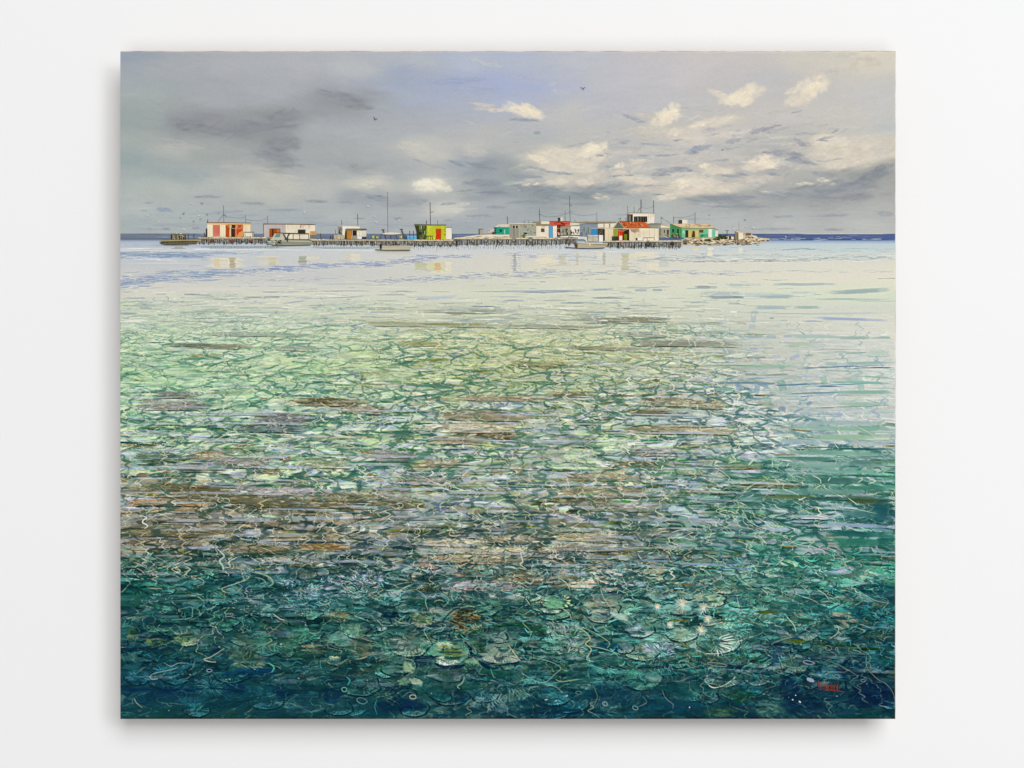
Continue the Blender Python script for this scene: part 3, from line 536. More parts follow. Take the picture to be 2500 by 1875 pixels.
spiky(B2, 920, 1280, 110, 50, 40, (92,128,128), 1.4, -1, 30, 70); spiky(B2, 1880, 1180, 200, 90, 70, (100,135,140), 1.2, -1, 40, 100, 16, 0.5); spiky(B2, 1300, 1240, 150, 80, 50, (60,110,108), 1.4, -1, 30, 80)
spiky(B3, 215, 850, 130, 50, 110, (140,160,178), 1.5); spiky(B3, 230, 960, 130, 60, 60, (110,150,155), 1.5, -0.8); spiky(B3, 560, 940, 120, 90, 40, (110,120,80), 1.6, 0.8, 30, 70); spiky(B1, 330, 450, 130, 50, 70, (92,126,120), 1.5)
plate(B3, 720, 780, 180, 90, (56,98,88), (150,180,160), n=30); fan(B3, 640, 800, 250, 130, -60, 80, 9, (200,215,200), 0.35, 0.85, 2.4, 0.85, curl=0.3); line([B3(600,885), B3(720,880), B3(830,840), B3(900,780), B3(1000,740)], 2.6, (170,195,190), 0.85)
plate(B3, 740, 1060, 160, 100, (40,86,84), (120,155,145), n=26); line([B3(590,1120), B3(640,1160), B3(700,1170), B3(780,1130), B3(830,1080)], 2.6, (150,178,160), 0.85); line([B3(660,1010), B3(620,1010), B3(585,1100), B3(650,1135), B3(662,1015)], 2.2, (130,160,150), 0.8)
plate(B3, 1450, 710, 90, 62, (66,108,106), (120,150,140), n=20); plate(B3, 800, 340, 160, 36, (104,120,96), (170,180,150), n=30); plate(B3, 60, 690, 110, 55, (104,140,140), (170,190,180)); plate(B3, 640, 620, 90, 26, (96,128,116), (170,190,170)); plate(B3, 1350, 960, 110, 90, (58,96,92), (120,150,130), n=30); plate(B3, 1020, 1070, 110, 80, (36,80,84), (120,150,140), n=24)
line([B3(1560,340), B3(1680,370), B3(1740,440), B3(1690,500), B3(1620,560), B3(1540,580)], 6, (14,84,90), 0.85); line([B3(1520,640), B3(1450,690), B3(1370,740), B3(1300,760)], 5, (12,64,74), 0.8); line([B3(2080,280), B3(2060,220), B3(1990,170), B3(1900,150)], 7, (60,128,108), 0.8); blob(B3, 1960, 230, 110, 40, -15, (140,178,150), alpha=0.6); blob(B3, 1750, 180, 110, 30, 5, (150,172,178), alpha=0.6)
P = [(1690,560),(1720,510),(1820,520),(1860,580),(1830,650),(1740,650)]
blob(B3, 1770, 590, 88, 66, 10, (104,122,108), alpha=0.7, spread=40)
for _ in range(60): x = 1770 + rs.uniform(-85, 85); y = 590 + rs.uniform(-65, 65); line([B3(x, y), B3(x + 30, y + 22 + rs.randn() * 8)], 1.1, (140,150,126), 0.45, 1)
for (x, y, rx, ry, c) in [(1150,560,90,40,(6,44,50)),(1250,600,110,30,(10,48,46)),(420,640,150,24,(10,50,62)),(1150,1040,220,40,(4,52,92)),(930,1060,90,30,(6,60,96)),(480,1200,190,26,(4,36,74)),(150,1190,180,16,(2,40,84)),(1800,1230,110,80,(3,38,68)),(830,860,60,50,(4,42,66)),(1400,1220,110,60,(5,40,66)),(60,850,80,50,(8,46,62)),(700,870,200,12,(8,52,56)),(1300,340,120,30,(14,56,40)),(400,180,400,9,(14,62,34)),(700,420,260,14,(12,56,44)),(300,330,260,10,(12,58,40)),(960,1180,120,40,(4,38,70))]:
    blob(B1, x, y, rx, ry, 0, c, alpha=0.6, spread=12)
for (x, y, rx, ry, c) in [(200,1330,230,70,(4,34,64)),(120,560,110,30,(4,40,60)),(380,930,120,30,(8,46,58)),(180,1200,90,40,(8,48,60)),(700,1270,70,40,(4,44,66)),(1500,1370,500,40,(4,44,62)),(1330,1290,180,40,(6,52,66)),(1700,1230,200,50,(8,58,74)),(1970,820,120,60,(14,72,84)),(1950,1230,250,90,(8,52,72)),(1000,1040,180,22,(16,76,64)),(1130,640,180,20,(20,72,44)),(1350,680,100,50,(34,78,56)),(600,460,280,22,(34,84,66)),(1780,800,60,20,(60,88,44)),(1650,1140,200,24,(12,62,66)),(560,820,40,10,(110,112,40))]:
    blob(B2, x, y, rx, ry, 0, c, alpha=0.5, spread=12)
for (x, y, rx, ry, a, c) in [(1300,1180,120,90,-40,(4,36,62)),(1450,1320,260,90,0,(4,34,60)),(1800,1020,110,90,-40,(5,40,60)),(2000,1200,170,80,0,(3,28,62)),(2000,1280,200,60,0,(4,34,64)),(1950,1400,260,30,8,(8,58,58)),(1700,1220,160,60,0,(8,50,66)),(2120,930,90,60,0,(8,62,64)),(1830,830,440,16,-5,(18,56,26)),(1350,780,90,18,-5,(60,84,20)),(900,930,300,24,-3,(20,68,48)),(2120,350,100,50,-10,(14,66,80)),(1200,830,80,60,-20,(30,66,84)),(1160,920,70,50,0,(30,72,96)),(300,1180,220,50,-10,(14,66,70)),(900,1240,140,60,0,(12,60,44)),(300,1330,300,60,0,(10,62,80)),(740,1370,160,50,0,(48,84,64)),(1100,1380,120,50,0,(56,100,96))]:
    blob(B3, x, y, rx, ry, a, c, alpha=0.6, spread=10)

# ---- refraction: slide the painted rows sideways in small zigzags
amp = (3.2 + 0.010 * np.clip(yv - 700, 0, 500)) * sm(640, 740, yv) * (1 - 0.55 * sm(1250, 1400, yv))
rowk = vv * 12
dxs = amp * (1.5 * vnoise(xv, rowk, 90, 4.0, 71, 2) + 0.9 * vnoise(xv, rowk, 40, 2.0, 72, 1)) * VK * S * 1.35
SH = bilerp(C, ii, jj + dxs)
C[:] = np.where((GY > 640 * VK)[..., None], SH, C)

# ---- sky light lying on the ripples: long thin level marks
GREYB = [(168,176,194),(150,160,182),(176,182,192),(186,190,196),(140,152,170)]
n = 1500
ys = 690 + (1480 - 690) * rs.rand(n) ** 1.1
for y in np.sort(ys):
    x = rs.uniform(258, 1936)
    if rs.rand() > amt_at(x, y): continue
    a = 0.5 if y < 1200 else 0.26
    if y > 1300 and rs.rand() < 0.6: continue
    c = np.array(GREYB[rs.randint(5)]) * (1.0 if y < 1150 else 0.85)
    if x < 800 and y < 880 and rs.rand() < 0.6: c = np.array((186,214,186))
    if rs.rand() < 0.3: c = seacol(x, y) * rs.uniform(1.05, 1.3)
    hz_stroke(x, y, rs.uniform(25, 130), thick(y) * rs.uniform(0.4, 1.25), np.clip(c + rs.randn() * 6, 0, 255), a, -0.5 - (2.0 if x > 1450 and y > 1000 else 0) + rs.randn() * 1.2, 0.5)
n = 1500
ys = 690 + (1500 - 690) * rs.rand(n)
for y in ys:                                          # dark level marks and olive weed between them
    x = rs.uniform(258, 1936)
    if rs.rand() > amt_at(x, y): continue
    k = rs.rand(); base = seacol(x, y)
    if k < 0.22 and y < 1240: c = np.array([(98,100,30),(84,104,40),(122,104,40),(70,110,60)][rs.randint(4)]) * (1 if y < 1200 else 0.7)
    elif k < 0.34 and y < 1100: c = np.array((70,140,66))
    else: c = base * np.array([0.38, 0.54, 0.58]) + np.array([2, 8, 14])
    if y < 900 and rs.rand() < 0.4: continue
    if y > 1230 and k < 0.34 and rs.rand() < 0.6: continue
    hz_stroke(x, y, rs.uniform(14, 62), thick(y) * rs.uniform(0.3, 0.95), np.clip(c + rs.randn() * 5, 0, 255), 0.66, -0.5 - (2 if x > 1450 and y > 1000 else 0) + rs.randn() * 2, 0.4)

sea2 = (GY > 640 * VK)[..., None]
C[:] = np.clip(np.where(sea2, SEA + (C - SEA) * (0.66 + 0.76 * sm(700, 940, yv))[..., None], C), 0.01, 0.95)
# ---- the linked net of the ripples: dark seams between pale cells, and the fine bright net of refracted light
def net(cx, cy, seed, wig):
    u = (xv + zig * wc * 0.26 * wig - 1100) / (wc * cx) + 0.30 * vnoise(xv, yv, 38, 13, seed + 1, 2); v = vv * cy + 0.18 * vnoise(xv, yv, 60, 16, seed + 2, 2)
    a1, a2, _ = voro(u, v, seed); g = a2 - a1
    gy, gx = np.gradient(g); return g, g / np.maximum(np.hypot(gx, gy), 1e-4) / S      # distance to the seam in units
tk = 1.6 + 0.0125 * np.clip(yv - 600, 0, None)
for (cx, cy, seed, wmul, al) in ((1.15, 0.62, 301, 0.75, 0.62), (0.62, 1.05, 302, 0.42, 0.5)):
    g, d = net(cx, cy, seed, 1.0)
    wd = tk * wmul * np.clip(0.75 + 1.5 * vnoise(xv, yv, 46, 16, seed + 5, 3), 0, 2.2)
    m = np.clip((wd - d) * S * 0.8 + 0.5, 0, 1) * (wd > 0.25) * al * np.clip(amt + 0.22 * sm(650, 760, yv), 0, 1) * seam * (1 - 0.62 * sm(1200, 1400, yv)) * (0.45 + 0.55 * sm(650, 790, yv)) * sm(-0.45, 0.1, vnoise(xv, yv, 150, 45, seed + 9, 3))
    dkc = np.clip(np.stack([0.30 * SEA[..., 0], 0.52 * SEA[..., 1] + 0.02, 0.56 * SEA[..., 2] + 0.035], -1) + (0.30 * (1 - amt))[..., None], 0, 1)
    C[:] = C + m[..., None] * (dkc - C)
    C[:] = C * (1 + ((0.07 + 0.09 * sm(800, 950, yv)) * al * sm(0.12, 0.5, g) * amt * seam * (1 - 0.4 * deep))[..., None])
lc = np.array((0.90, 0.91, 0.77), np.float32) * (1 - 0.30 * sm(1100, 1450, yv))[..., None] * np.stack([1 - 0.14 * deep, 1 + 0 * deep, 1 - 0.02 * deep], -1)
for (cx, cy, seed, w0, al, cut) in ((0.66, 0.80, 311, 0.55, 0.85, -0.02), (0.40, 1.25, 312, 0.42, 0.75, 0.10), (0.9, 0.55, 313, 0.7, 0.8, 0.05)):
    g, d = net(cx, cy, seed, 1.5)
    ms = sm(cut, cut + 0.22, vnoise(xv, yv, 60, 20, seed + 7, 3))
    wd = w0 + 0.0006 * np.clip(yv - 700, 0, None) + 0.5 * vnoise(xv, yv, 20, 8, seed + 8, 2)
    m = np.clip((wd - d) * S + 0.5, 0, 1) * ms * al * amt * seam * (1 - 0.45 * sm(1380, 1500, yv))
    C[:] = C + m[..., None] * (lc - C)
reef_pass(0.62, 0.6)
for _ in range(230):                                  # long bars of reflected sky between the coral rows
    y = rs.uniform(870, 1240); x = rs.uniform(258, 1560 if y < 960 else 1930)
    if rs.rand() > amt_at(x, y): continue
    c = np.array([(168,179,192),(178,187,197),(152,167,184),(192,197,198)][rs.randint(4)]) * (1 if y < 1120 else 0.9)
    y = round(y / 19.0) * 19.0 + rs.randn() * 2.0 + 5 * math.sin(x / 170.0)
    hz_stroke(x, y, rs.uniform(50, 190), thick(y) * rs.uniform(0.35, 0.8), c, 0.62, -0.6 - (1.5 if x > 1450 and y > 1000 else 0), 0.4)
    if rs.rand() < 0.7: hz_stroke(x + rs.randn() * 12, y + thick(y) * 0.75, rs.uniform(40, 150), thick(y) * 0.3, seacol(x, y) * np.array([0.36, 0.46, 0.46]), 0.7, -0.8, 0.4)
# ---- wandering dark teal gaps and pale caustic threads
def zigline(x, y, seg, hgt, n, w, c, alpha, slope=0.0, relief=0.0):
    P = [(x * VK, y * VK)]; s = rs.choice([-1, 1])
    for k in range(n):
        x += s * seg * rs.uniform(0.15, 1.0) + slope * hgt; y += hgt * rs.uniform(0.45, 1.3); P.append((x * VK, y * VK))
        if rs.rand() < 0.72: s = -s
    line(P, w, c, alpha, 3, True, relief)
for _ in range(260):
    y = 668 + 640 * rs.rand() ** 1.0; x = rs.uniform(262, 1930)
    if rs.rand() > amt_at(x, y) + 0.04: continue
    t = thick(y); b = seacol(x, y)
    c = b * np.array([0.38, 0.62, 0.66]) + (0 if y > 1150 else 14)
    if rs.rand() < 0.05: c = np.array((100,120,158)) if y < 1100 else np.array((20,60,100))
    zigline(x, y, 9 + t * 1.8, 2.0 + t * 0.42, int(rs.randint(3, 8)), t * rs.uniform(0.35, 1.1), c, rs.uniform(0.4, 0.8))
cols = [(228,226,196),(236,234,212),(214,214,178),(200,212,186),(222,210,178)]
for _ in range(2700):
    y = 672 + 850 * rs.rand() ** 1.15; x = rs.uniform(262, 1932)
    if rs.rand() > amt_at(x, y) + 0.05: continue
    if y > 1420 and rs.rand() < 0.5: continue
    if x < 780 and y < 860 and rs.rand() < 0.45: continue
    if y < 720 and rs.rand() < 0.6: continue
    if y > 1280 and rs.rand() < 0.8: continue
    if y > 1230 and x < 900 and rs.rand() < 0.4: continue
    t = thick(y); m = sm(1150, 1450, y)
    c = np.array(cols[rs.randint(5)]) * (1 - 0.30 * m) * np.array([1 - 0.16 * m, 1 - 0.02 * m, 1 - 0.03 * m])
    w = 0.7 + rs.rand() * 0.8 + (rs.rand() < 0.08) * 1.6; al = rs.uniform(0.4, 0.95)
    k = rs.rand()
    if k < 0.66: zigline(x, y, 4 + t * 0.9, 1.8 + t * 0.42, int(rs.randint(2, 7)), w, c, al, 0.12 if x < 1500 else 0.6, 0.6)
    elif k < 0.85:
        r = rs.uniform(4, 12) * (0.5 + t * 0.11); q = r * (0.28 + 0.03 * t); t0 = rs.uniform(0, 360); t1 = t0 + rs.uniform(110, 240)
        line([(x * VK + r * math.cos(math.radians(a)), y * VK + q * math.sin(math.radians(a))) for a in np.linspace(t0, t1, 5)], w, c, al, 3, True, 0.6)
    else:
        l = rs.uniform(14, 44); sl = rs.uniform(0.15, 0.55) * (1 if rs.rand() < 0.8 else -1)
        line([(x * VK, y * VK), ((x + l * 0.5) * VK, (y + l * 0.5 * sl - 2) * VK), ((x + l) * VK, (y + l * sl) * VK)], w * 0.8, c, al, 3, True, 0.6)

# dense small touches among the near coral
for _ in range(5200):
    y = 1190 + 362 * rs.rand(); x = rs.uniform(262, 1932)
    b = seacol(x, y); k = rs.rand()
    if k < 0.40: c = b * rs.uniform(1.3, 2.1) + rs.uniform(5, 32)
    elif k < 0.78: c = b * rs.uniform(0.25, 0.6)
    elif k < 0.90: c = b * np.array([1.35, 1.2, 0.8]) + 6
    else: c = b * np.array([0.85, 1.35, 1.25]) + 6
    fade = 1 - 0.5 * sm(1440, 1553, y)
    r = rs.uniform(3, 13); d = rs.uniform(0, 3.14) if rs.rand() < 0.55 else rs.randn() * 0.3; q = rs.randn() * 0.35
    P = [(x * VK - r * math.cos(d), y * VK - r * 0.7 * math.sin(d)), (x * VK + r * q * math.sin(d), y * VK - r * q * math.cos(d)), (x * VK + r * math.cos(d), y * VK + r * 0.7 * math.sin(d))]
    line(P, rs.uniform(0.9, 3.2), np.clip(c + rs.randn() * 5, 0, 225), rs.uniform(0.35, 0.8) * fade, 2, True, 0.4)

# ------------------------------------------------------- far water and open light water
def marks(f, items, alpha=0.6, soft=0.5, jit=4):
    """flat strokes: centre x, centre y, half length, half thickness, angle, colour"""
    k = f(1, 0)[0] - f(0, 0)[0]
    for (x, y, rx, ry, a, c) in items:
        px, py = f(x, y)
        for q in range(3 if rx * k > 25 else 1):
            o = rs.uniform(-0.3, 0.3) * rx * k if q else 0
            stroke(px + o, py + rs.randn() * ry * k * 0.25, 2 * rx * k * (1 if q == 0 else 0.6), 2 * ry * k * rs.uniform(0.7, 1.1) * (1.3 if f in (S3, M3) else 1.0), a + rs.randn() * 0.4, np.array(c) + rs.randn() * jit, alpha, soft, 0.5, bend=rs.randn() * ry * k * 0.5)
for _ in range(520):                                # thin level streaks over the pale water, thickening downwards
    y = rs.uniform(628, 985); x = rs.uniform(262, 1932)
    if amt_at(x, y) > 0.5 or rs.rand() > 0.35 + 0.65 * sm(640, 900, y): continue
    c = [(176,190,184),(168,182,196),(160,186,176),(196,206,198),(150,168,178),(232,230,218),(236,234,222)][rs.randint(7)]
    stroke(x * VK, y * VK, rs.uniform(20, 150), rs.uniform(1.2, 2.2) + 4.5 * sm(640, 950, y) * rs.rand(), rs.randn() * 0.7, np.array(c) + rs.randn() * 5 - 22 * sm(880, 980, y), rs.uniform(0.4, 0.8), 0.4, 0.5, bend=rs.randn() * 1.5)
for _ in range(110):
    y = rs.uniform(690, 965); x = rs.uniform(1450, 1930)
    if amt_at(x, y) > 0.5: continue
    zigline(x, y, 6 + thick(y), 2.6 + thick(y) * 0.4, int(rs.randint(3, 7)), thick(y) * rs.uniform(0.4, 1.2), [(160,184,176),(150,172,190),(140,176,166),(236,236,224)][rs.randint(4)], 0.6)
for _ in range(620):                                # the first ripples over the pale sand, nearer the huts
    y = 588 + 112 * rs.rand() ** 0.8; x = rs.uniform(262, 1640 if y > 640 else 1930)
    if rs.rand() > 0.25 + 0.75 * sm(600, 680, y): continue
    c = [(166,178,180),(150,164,176),(172,184,170),(158,172,158),(186,194,188),(140,152,140),(236,234,218),(240,238,224)][rs.randint(8)]
    stroke(x * VK, y * VK, rs.uniform(12, 80), rs.uniform(1.2, 2.4) + 3.0 * sm(620, 700, y) * rs.rand(), rs.randn() * 1.0, np.array(c) + rs.randn() * 6, rs.uniform(0.4, 0.8), 0.4, 0.5, bend=rs.randn() * 1.5)
for _ in range(260):
    y = rs.uniform(640, 730); x = rs.uniform(300, 1600)
    zigline(x, y, 7, 2.0, int(rs.randint(2, 6)), rs.uniform(0.7, 1.5), (238,236,214) if rs.rand() < 0.7 else (120,152,148), rs.uniform(0.4, 0.8))
# horizon strip: dark, with breakers
for _ in range(260):
    x = rs.uniform(PX0, PX1); y = rs.uniform(571, 583)
    t = (x - PX0) / (PX1 - PX0)
    c = np.array((116,127,142)) * (1 - t) + np.array((78,96,144)) * t
    stroke(x, y, rs.uniform(20, 90), rs.uniform(1.2, 3), rs.randn() * 0.5, c + rs.randn() * 9, 0.6, 0.4)
for _ in range(60):
    x = rs.uniform(PX0, PX1); y = rs.choice([571.5, 575, 579, 583]) + rs.randn() * 0.8
    stroke(x, y, rs.uniform(8, 50), rs.uniform(0.8, 1.6), 0, (190,196,208), rs.uniform(0.2, 0.5), 0.5)
stroke(2060, 570.8, 270, 1.8, 0, (232,232,228), 0.75, 0.3); stroke(2100, 572.2, 160, 2.0, 0, (44,56,92), 0.8, 0.3); stroke(2000, 573.3, 160, 1.4, 0, (50,64,100), 0.6, 0.3)
stroke(2040, 585.5, 290, 2.2, 0, (44,62,108), 0.7, 0.4); stroke(380, 570.5, 240, 1.6, 0, (110,122,140), 0.6, 0.4)
for _ in range(26): stroke(rs.uniform(1880, 2180), rs.uniform(581, 587), rs.uniform(8, 30), 1.2, 0, (224,226,226), 0.6, 0.4)
stroke(430, 579, 110, 2, 0, (170,178,196), 0.6, 0.4); stroke(520, 574, 80, 1.2, 0, (196,202,212), 0.6, 0.4)
# blue ripple fields, left and middle
def ripples(f, x0, x1, yc0, yc1, hh, n, c, lo=20, hi=90, th=3.0, alpha=0.55):
    k = f(1, 0)[0] - f(0, 0)[0]
    for _ in range(n):
        t = rs.rand(); x = x0 + (x1 - x0) * t; y = yc0 + (yc1 - yc0) * t + rs.randn() * hh * 0.5
        px, py = f(x, y)
        stroke(px, py, rs.uniform(lo, hi) * k, rs.uniform(0.5, 1.2) * th * 2 * k, math.degrees(math.atan2(-(yc1 - yc0), x1 - x0)) * 0.4 + rs.randn() * 0.8, np.array(c) + rs.randn() * 12, alpha * rs.uniform(0.6, 1.2), 0.45, 0.6, bend=rs.randn() * 1.2)
BL = (152,169,192); BL2 = (124,146,182); LB = (200,208,222); WH = (226,226,222)
ripples(S1, 14, 760, 215, 225, 30, 200, BL, 60, 200, 4); ripples(S1, 14, 700, 222, 232, 24, 60, BL2, 30, 110, 2.6); ripples(S1, 300, 1200, 205, 200, 14, 90, BL, 40, 150, 3.2); ripples(S1, 14, 500, 240, 262, 24, 60, (226,228,228), 30, 120, 2)
ripples(S1, 14, 900, 440, 370, 55, 260, BL, 60, 180, 4.2); ripples(S1, 14, 450, 470, 400, 60, 70, BL2, 40, 120, 4); ripples(S1, 500, 1500, 380, 335, 34, 170, BL, 40, 120, 3.4); ripples(S1, 600, 1500, 395, 330, 30, 70, (114,132,170), 30, 90, 2.2)
ripples(S1, 1300, 2212, 330, 285, 30, 150, (136,152,190), 40, 130, 3.2); ripples(S1, 14, 1500, 420, 350, 60, 90, (222,222,218), 40, 130, 2.4); ripples(S1, 1000, 1700, 445, 420, 22, 40, (150,162,188), 30, 80, 2.2)
ripples(S2, 0, 500, 300, 235, 26, 110, (142,156,190), 30, 110, 3); ripples(S2, 350, 800, 225, 230, 16, 60, (150,164,196), 30, 110, 3); ripples(S2, 0, 800, 440, 400, 24, 110, (140,154,184), 30, 110, 2.6); ripples(S2, 700, 1500, 405, 355, 28, 130, (140,154,186), 30, 110, 2.6)
ripples(S2, 1200, 2212, 400, 350, 26, 110, (158,168,186), 30, 120, 2.6); ripples(S2, 1100, 1900, 215, 250, 30, 70, (160,174,204), 40, 140, 3); ripples(S2, 300, 2200, 190, 185, 8, 60, (206,214,226), 60, 200, 3)
ripples(S3, 0, 700, 250, 225, 26, 90, (140,158,178), 30, 110, 2.6); ripples(S3, 200, 1500, 270, 262, 10, 70, (128,148,164), 30, 140, 2.2); ripples(S3, 500, 2190, 238, 230, 24, 150, (168,184,188), 40, 170, 2.6); ripples(S3, 700, 2190, 262, 246, 18, 60, (104,128,150), 30, 110, 1.8)
ripples(S3, 700, 2190, 248, 240, 26, 80, (230,232,220), 50, 150, 2.4); ripples(S3, 0, 900, 365, 372, 26, 80, (150,164,190), 40, 130, 2.4); ripples(S3, 900, 2190, 360, 352, 14, 46, (178,184,190), 40, 160, 2); ripples(S3, 600, 2190, 160, 175, 22, 90, (176,196,206), 40, 170, 3); ripples(S3, 1200, 1560, 175, 165, 6, 10, (110,142,160), 60, 140, 1.8)
ripples(S1, 14, 2212, 165, 178, 8, 60, (224,226,228), 60, 260, 3); ripples(S1, 14, 1000, 130, 150, 12, 50, (176,188,206), 60, 260, 4)
marks(S1, [(130,180,400,6,-1,(226,222,214)),(400,285,400,8,0,(218,218,208)),(700,500,600,14,0,(224,220,208))], 0.5, 0.9)
marks(S1, [(360,548,50,6,0,(160,168,168)),(620,550,80,9,0,(150,162,162)),(700,552,100,5,0,(166,176,172)),(950,550,60,6,0,(172,180,180)),(850,588,90,6,0,(172,178,174)),(1300,528,110,4,0,(150,162,172)),(1480,526,60,3,0,(150,162,172)),(1150,572,120,9,0,(174,180,172)),(1290,572,80,12,0,(156,164,158)),
 (1620,524,60,4,0,(158,168,176)),(1900,520,240,4,0,(168,176,178)),(250,606,240,4,1,(178,186,190)),(230,620,60,3,0,(160,172,190)),(560,612,160,4,0,(160,178,180)),(1800,576,320,4,2,(170,182,188)),(1560,578,80,7,0,(186,194,200)),(1480,612,110,5,8,(164,178,188)),(1170,620,100,4,0,(190,198,198)),(80,712,90,9,0,(160,174,180)),
 (1750,415,120,3,0,(180,186,196)),(1900,462,300,4,0,(186,190,196)),(2130,436,60,5,0,(160,170,186)),(1600,440,60,4,0,(192,196,204)),(1350,478,100,3,0,(170,178,192)),(980,482,60,3,0,(170,178,192)),(1140,480,50,3,0,(160,170,188))], 0.7, 0.4)
marks(S2, [(1300,520,560,5,1,(160,172,184)),(1480,530,340,7,1,(150,162,178)),(540,526,90,3,0,(160,172,172)),(180,522,200,4,0,(176,184,184)),(120,550,150,8,0,(180,188,188)),(500,575,200,14,2,(188,196,204)),(380,594,60,4,0,(132,150,178)),(1900,510,110,10,2,(166,176,192)),(2100,528,60,5,0,(150,162,176)),
 (1690,560,90,3,0,(156,166,172)),(1130,462,70,3,0,(160,170,186)),(1260,440,80,3,0,(164,174,190)),(1320,462,60,2,0,(176,184,192)),(1400,442,30,4,0,(140,154,174)),(1750,421,40,4,0,(152,164,180)),(1900,420,70,4,0,(160,170,184)),(1990,580,190,8,0,(150,160,162)),(1500,600,120,10,0,(184,190,180)),(1650,620,120,7,0,(150,164,168)),(1150,600,110,8,0,(164,174,184)),
 (1100,570,160,8,0,(196,202,196)),(2110,670,32,6,0,(110,122,116)),(2100,747,40,6,0,(96,110,96)),(1570,676,50,4,0,(130,140,132)),(1900,700,200,6,0,(150,160,160)),(1950,782,120,7,0,(112,122,96)),(900,650,120,4,0,(120,136,156)),(700,660,260,10,0,(186,190,184)),(700,705,140,12,0,(150,154,134)),(900,690,140,10,0,(160,162,144)),(560,800,220,12,0,(150,150,112)),(820,795,60,9,0,(152,140,70)),(100,790,200,10,0,(168,168,120)),(2000,620,90,4,0,(160,168,168))], 0.65, 0.4)
GS = (178,194,186); BS = (170,184,200); TG = (150,182,170)
marks(S3, [(600,486,110,9,0,(160,170,168)),(860,467,110,12,0,(190,204,198)),(1000,468,80,10,0,(192,206,200)),(1300,465,160,10,0,(176,192,192)),(1500,462,230,9,2,(178,194,192)),(190,512,50,12,0,(156,168,188)),(50,515,60,10,0,(164,176,188)),(180,490,170,4,4,(176,186,190)),
 (760,572,170,12,0,(150,166,172)),(870,574,60,10,0,(142,158,164)),(1180,565,180,12,0,(160,180,182)),(1060,545,260,12,0,(196,206,200)),(720,545,200,14,0,(182,192,190)),(1900,522,290,16,3,(164,184,180)),(1420,534,140,8,0,(196,206,202)),(1900,590,300,9,-1,(190,206,192)),(1700,588,220,6,0,(180,198,188)),(1150,655,160,14,0,(166,182,184)),(1450,656,130,13,0,(168,186,178)),(1250,648,80,8,0,(180,194,190)),
 (1750,710,400,7,1,(200,210,200)),(1300,712,200,5,0,(180,196,186)),(1820,755,350,10,-2,(162,176,198)),(1500,775,100,5,0,(160,172,194)),(1000,745,28,34,0,(170,186,194)),(990,825,34,20,0,(172,192,194)),(1010,700,34,10,0,(160,172,194)),(1155,748,22,8,0,(150,166,186)),(1260,770,30,6,0,(160,184,184)),(1170,815,70,9,0,(188,202,190)),
 (1500,905,220,12,0,(172,190,192)),(1700,910,470,9,-1,(178,196,190)),(1850,915,140,13,0,(164,186,176)),(2080,915,90,12,0,(168,188,180)),(1000,905,100,10,0,(166,184,180)),(1150,905,50,12,0,(160,178,190)),(1290,902,40,12,0,(164,178,200)),(1400,968,160,14,0,(180,196,176)),(1340,985,50,7,0,(150,174,150)),(1000,1005,40,12,0,(164,178,204)),(1720,1035,110,9,0,(178,194,186)),(1850,1045,80,8,0,(166,188,176)),
 (2050,1045,120,20,0,(190,206,192)),(1470,1058,40,9,0,(150,172,162)),(1590,1040,60,6,0,(170,190,176)),(1350,1075,50,14,20,(170,182,206)),(1190,1080,50,10,0,(170,184,208)),(1000,1085,40,9,0,(166,182,204)),(810,1090,30,12,0,(130,150,186)),(1900,1130,290,12,1,(160,188,180)),(1660,1130,60,14,0,(150,182,172)),(1750,1160,420,4,2,(110,136,160)),(2000,1168,190,4,1,(80,108,136)),(2060,1130,60,8,-40,(150,172,200)),
 (1100,1160,300,11,0,(160,190,170)),(800,1148,260,7,0,(130,168,140)),(1240,1160,30,12,0,(136,176,164)),(1040,1155,30,10,0,(150,176,166)),(980,1224,60,7,0,(110,128,108)),(1200,1224,110,6,2,(140,164,144)),(1900,1290,290,10,-2,(134,180,168)),(1980,1245,190,5,-3,(140,182,168)),(1900,1372,290,10,0,(140,180,166)),(1595,1280,32,36,15,(138,178,166)),(1905,1310,34,50,10,(138,182,168)),(1240,1330,40,40,20,(136,176,160)),(1480,1290,60,7,-20,(170,188,200)),
 (900,1295,240,6,0,(110,140,156)),(1400,1310,260,6,3,(106,140,160)),(1750,1310,240,5,2,(120,160,168)),(1650,1325,140,4,0,(96,126,160)),(1100,1300,100,9,0,(120,148,170)),(880,1330,34,34,15,(140,166,190)),(1030,1345,28,36,-10,(120,156,182)),(750,1350,90,12,0,(130,170,156)),(520,1350,80,12,0,(90,130,96))], 0.7, 0.4)
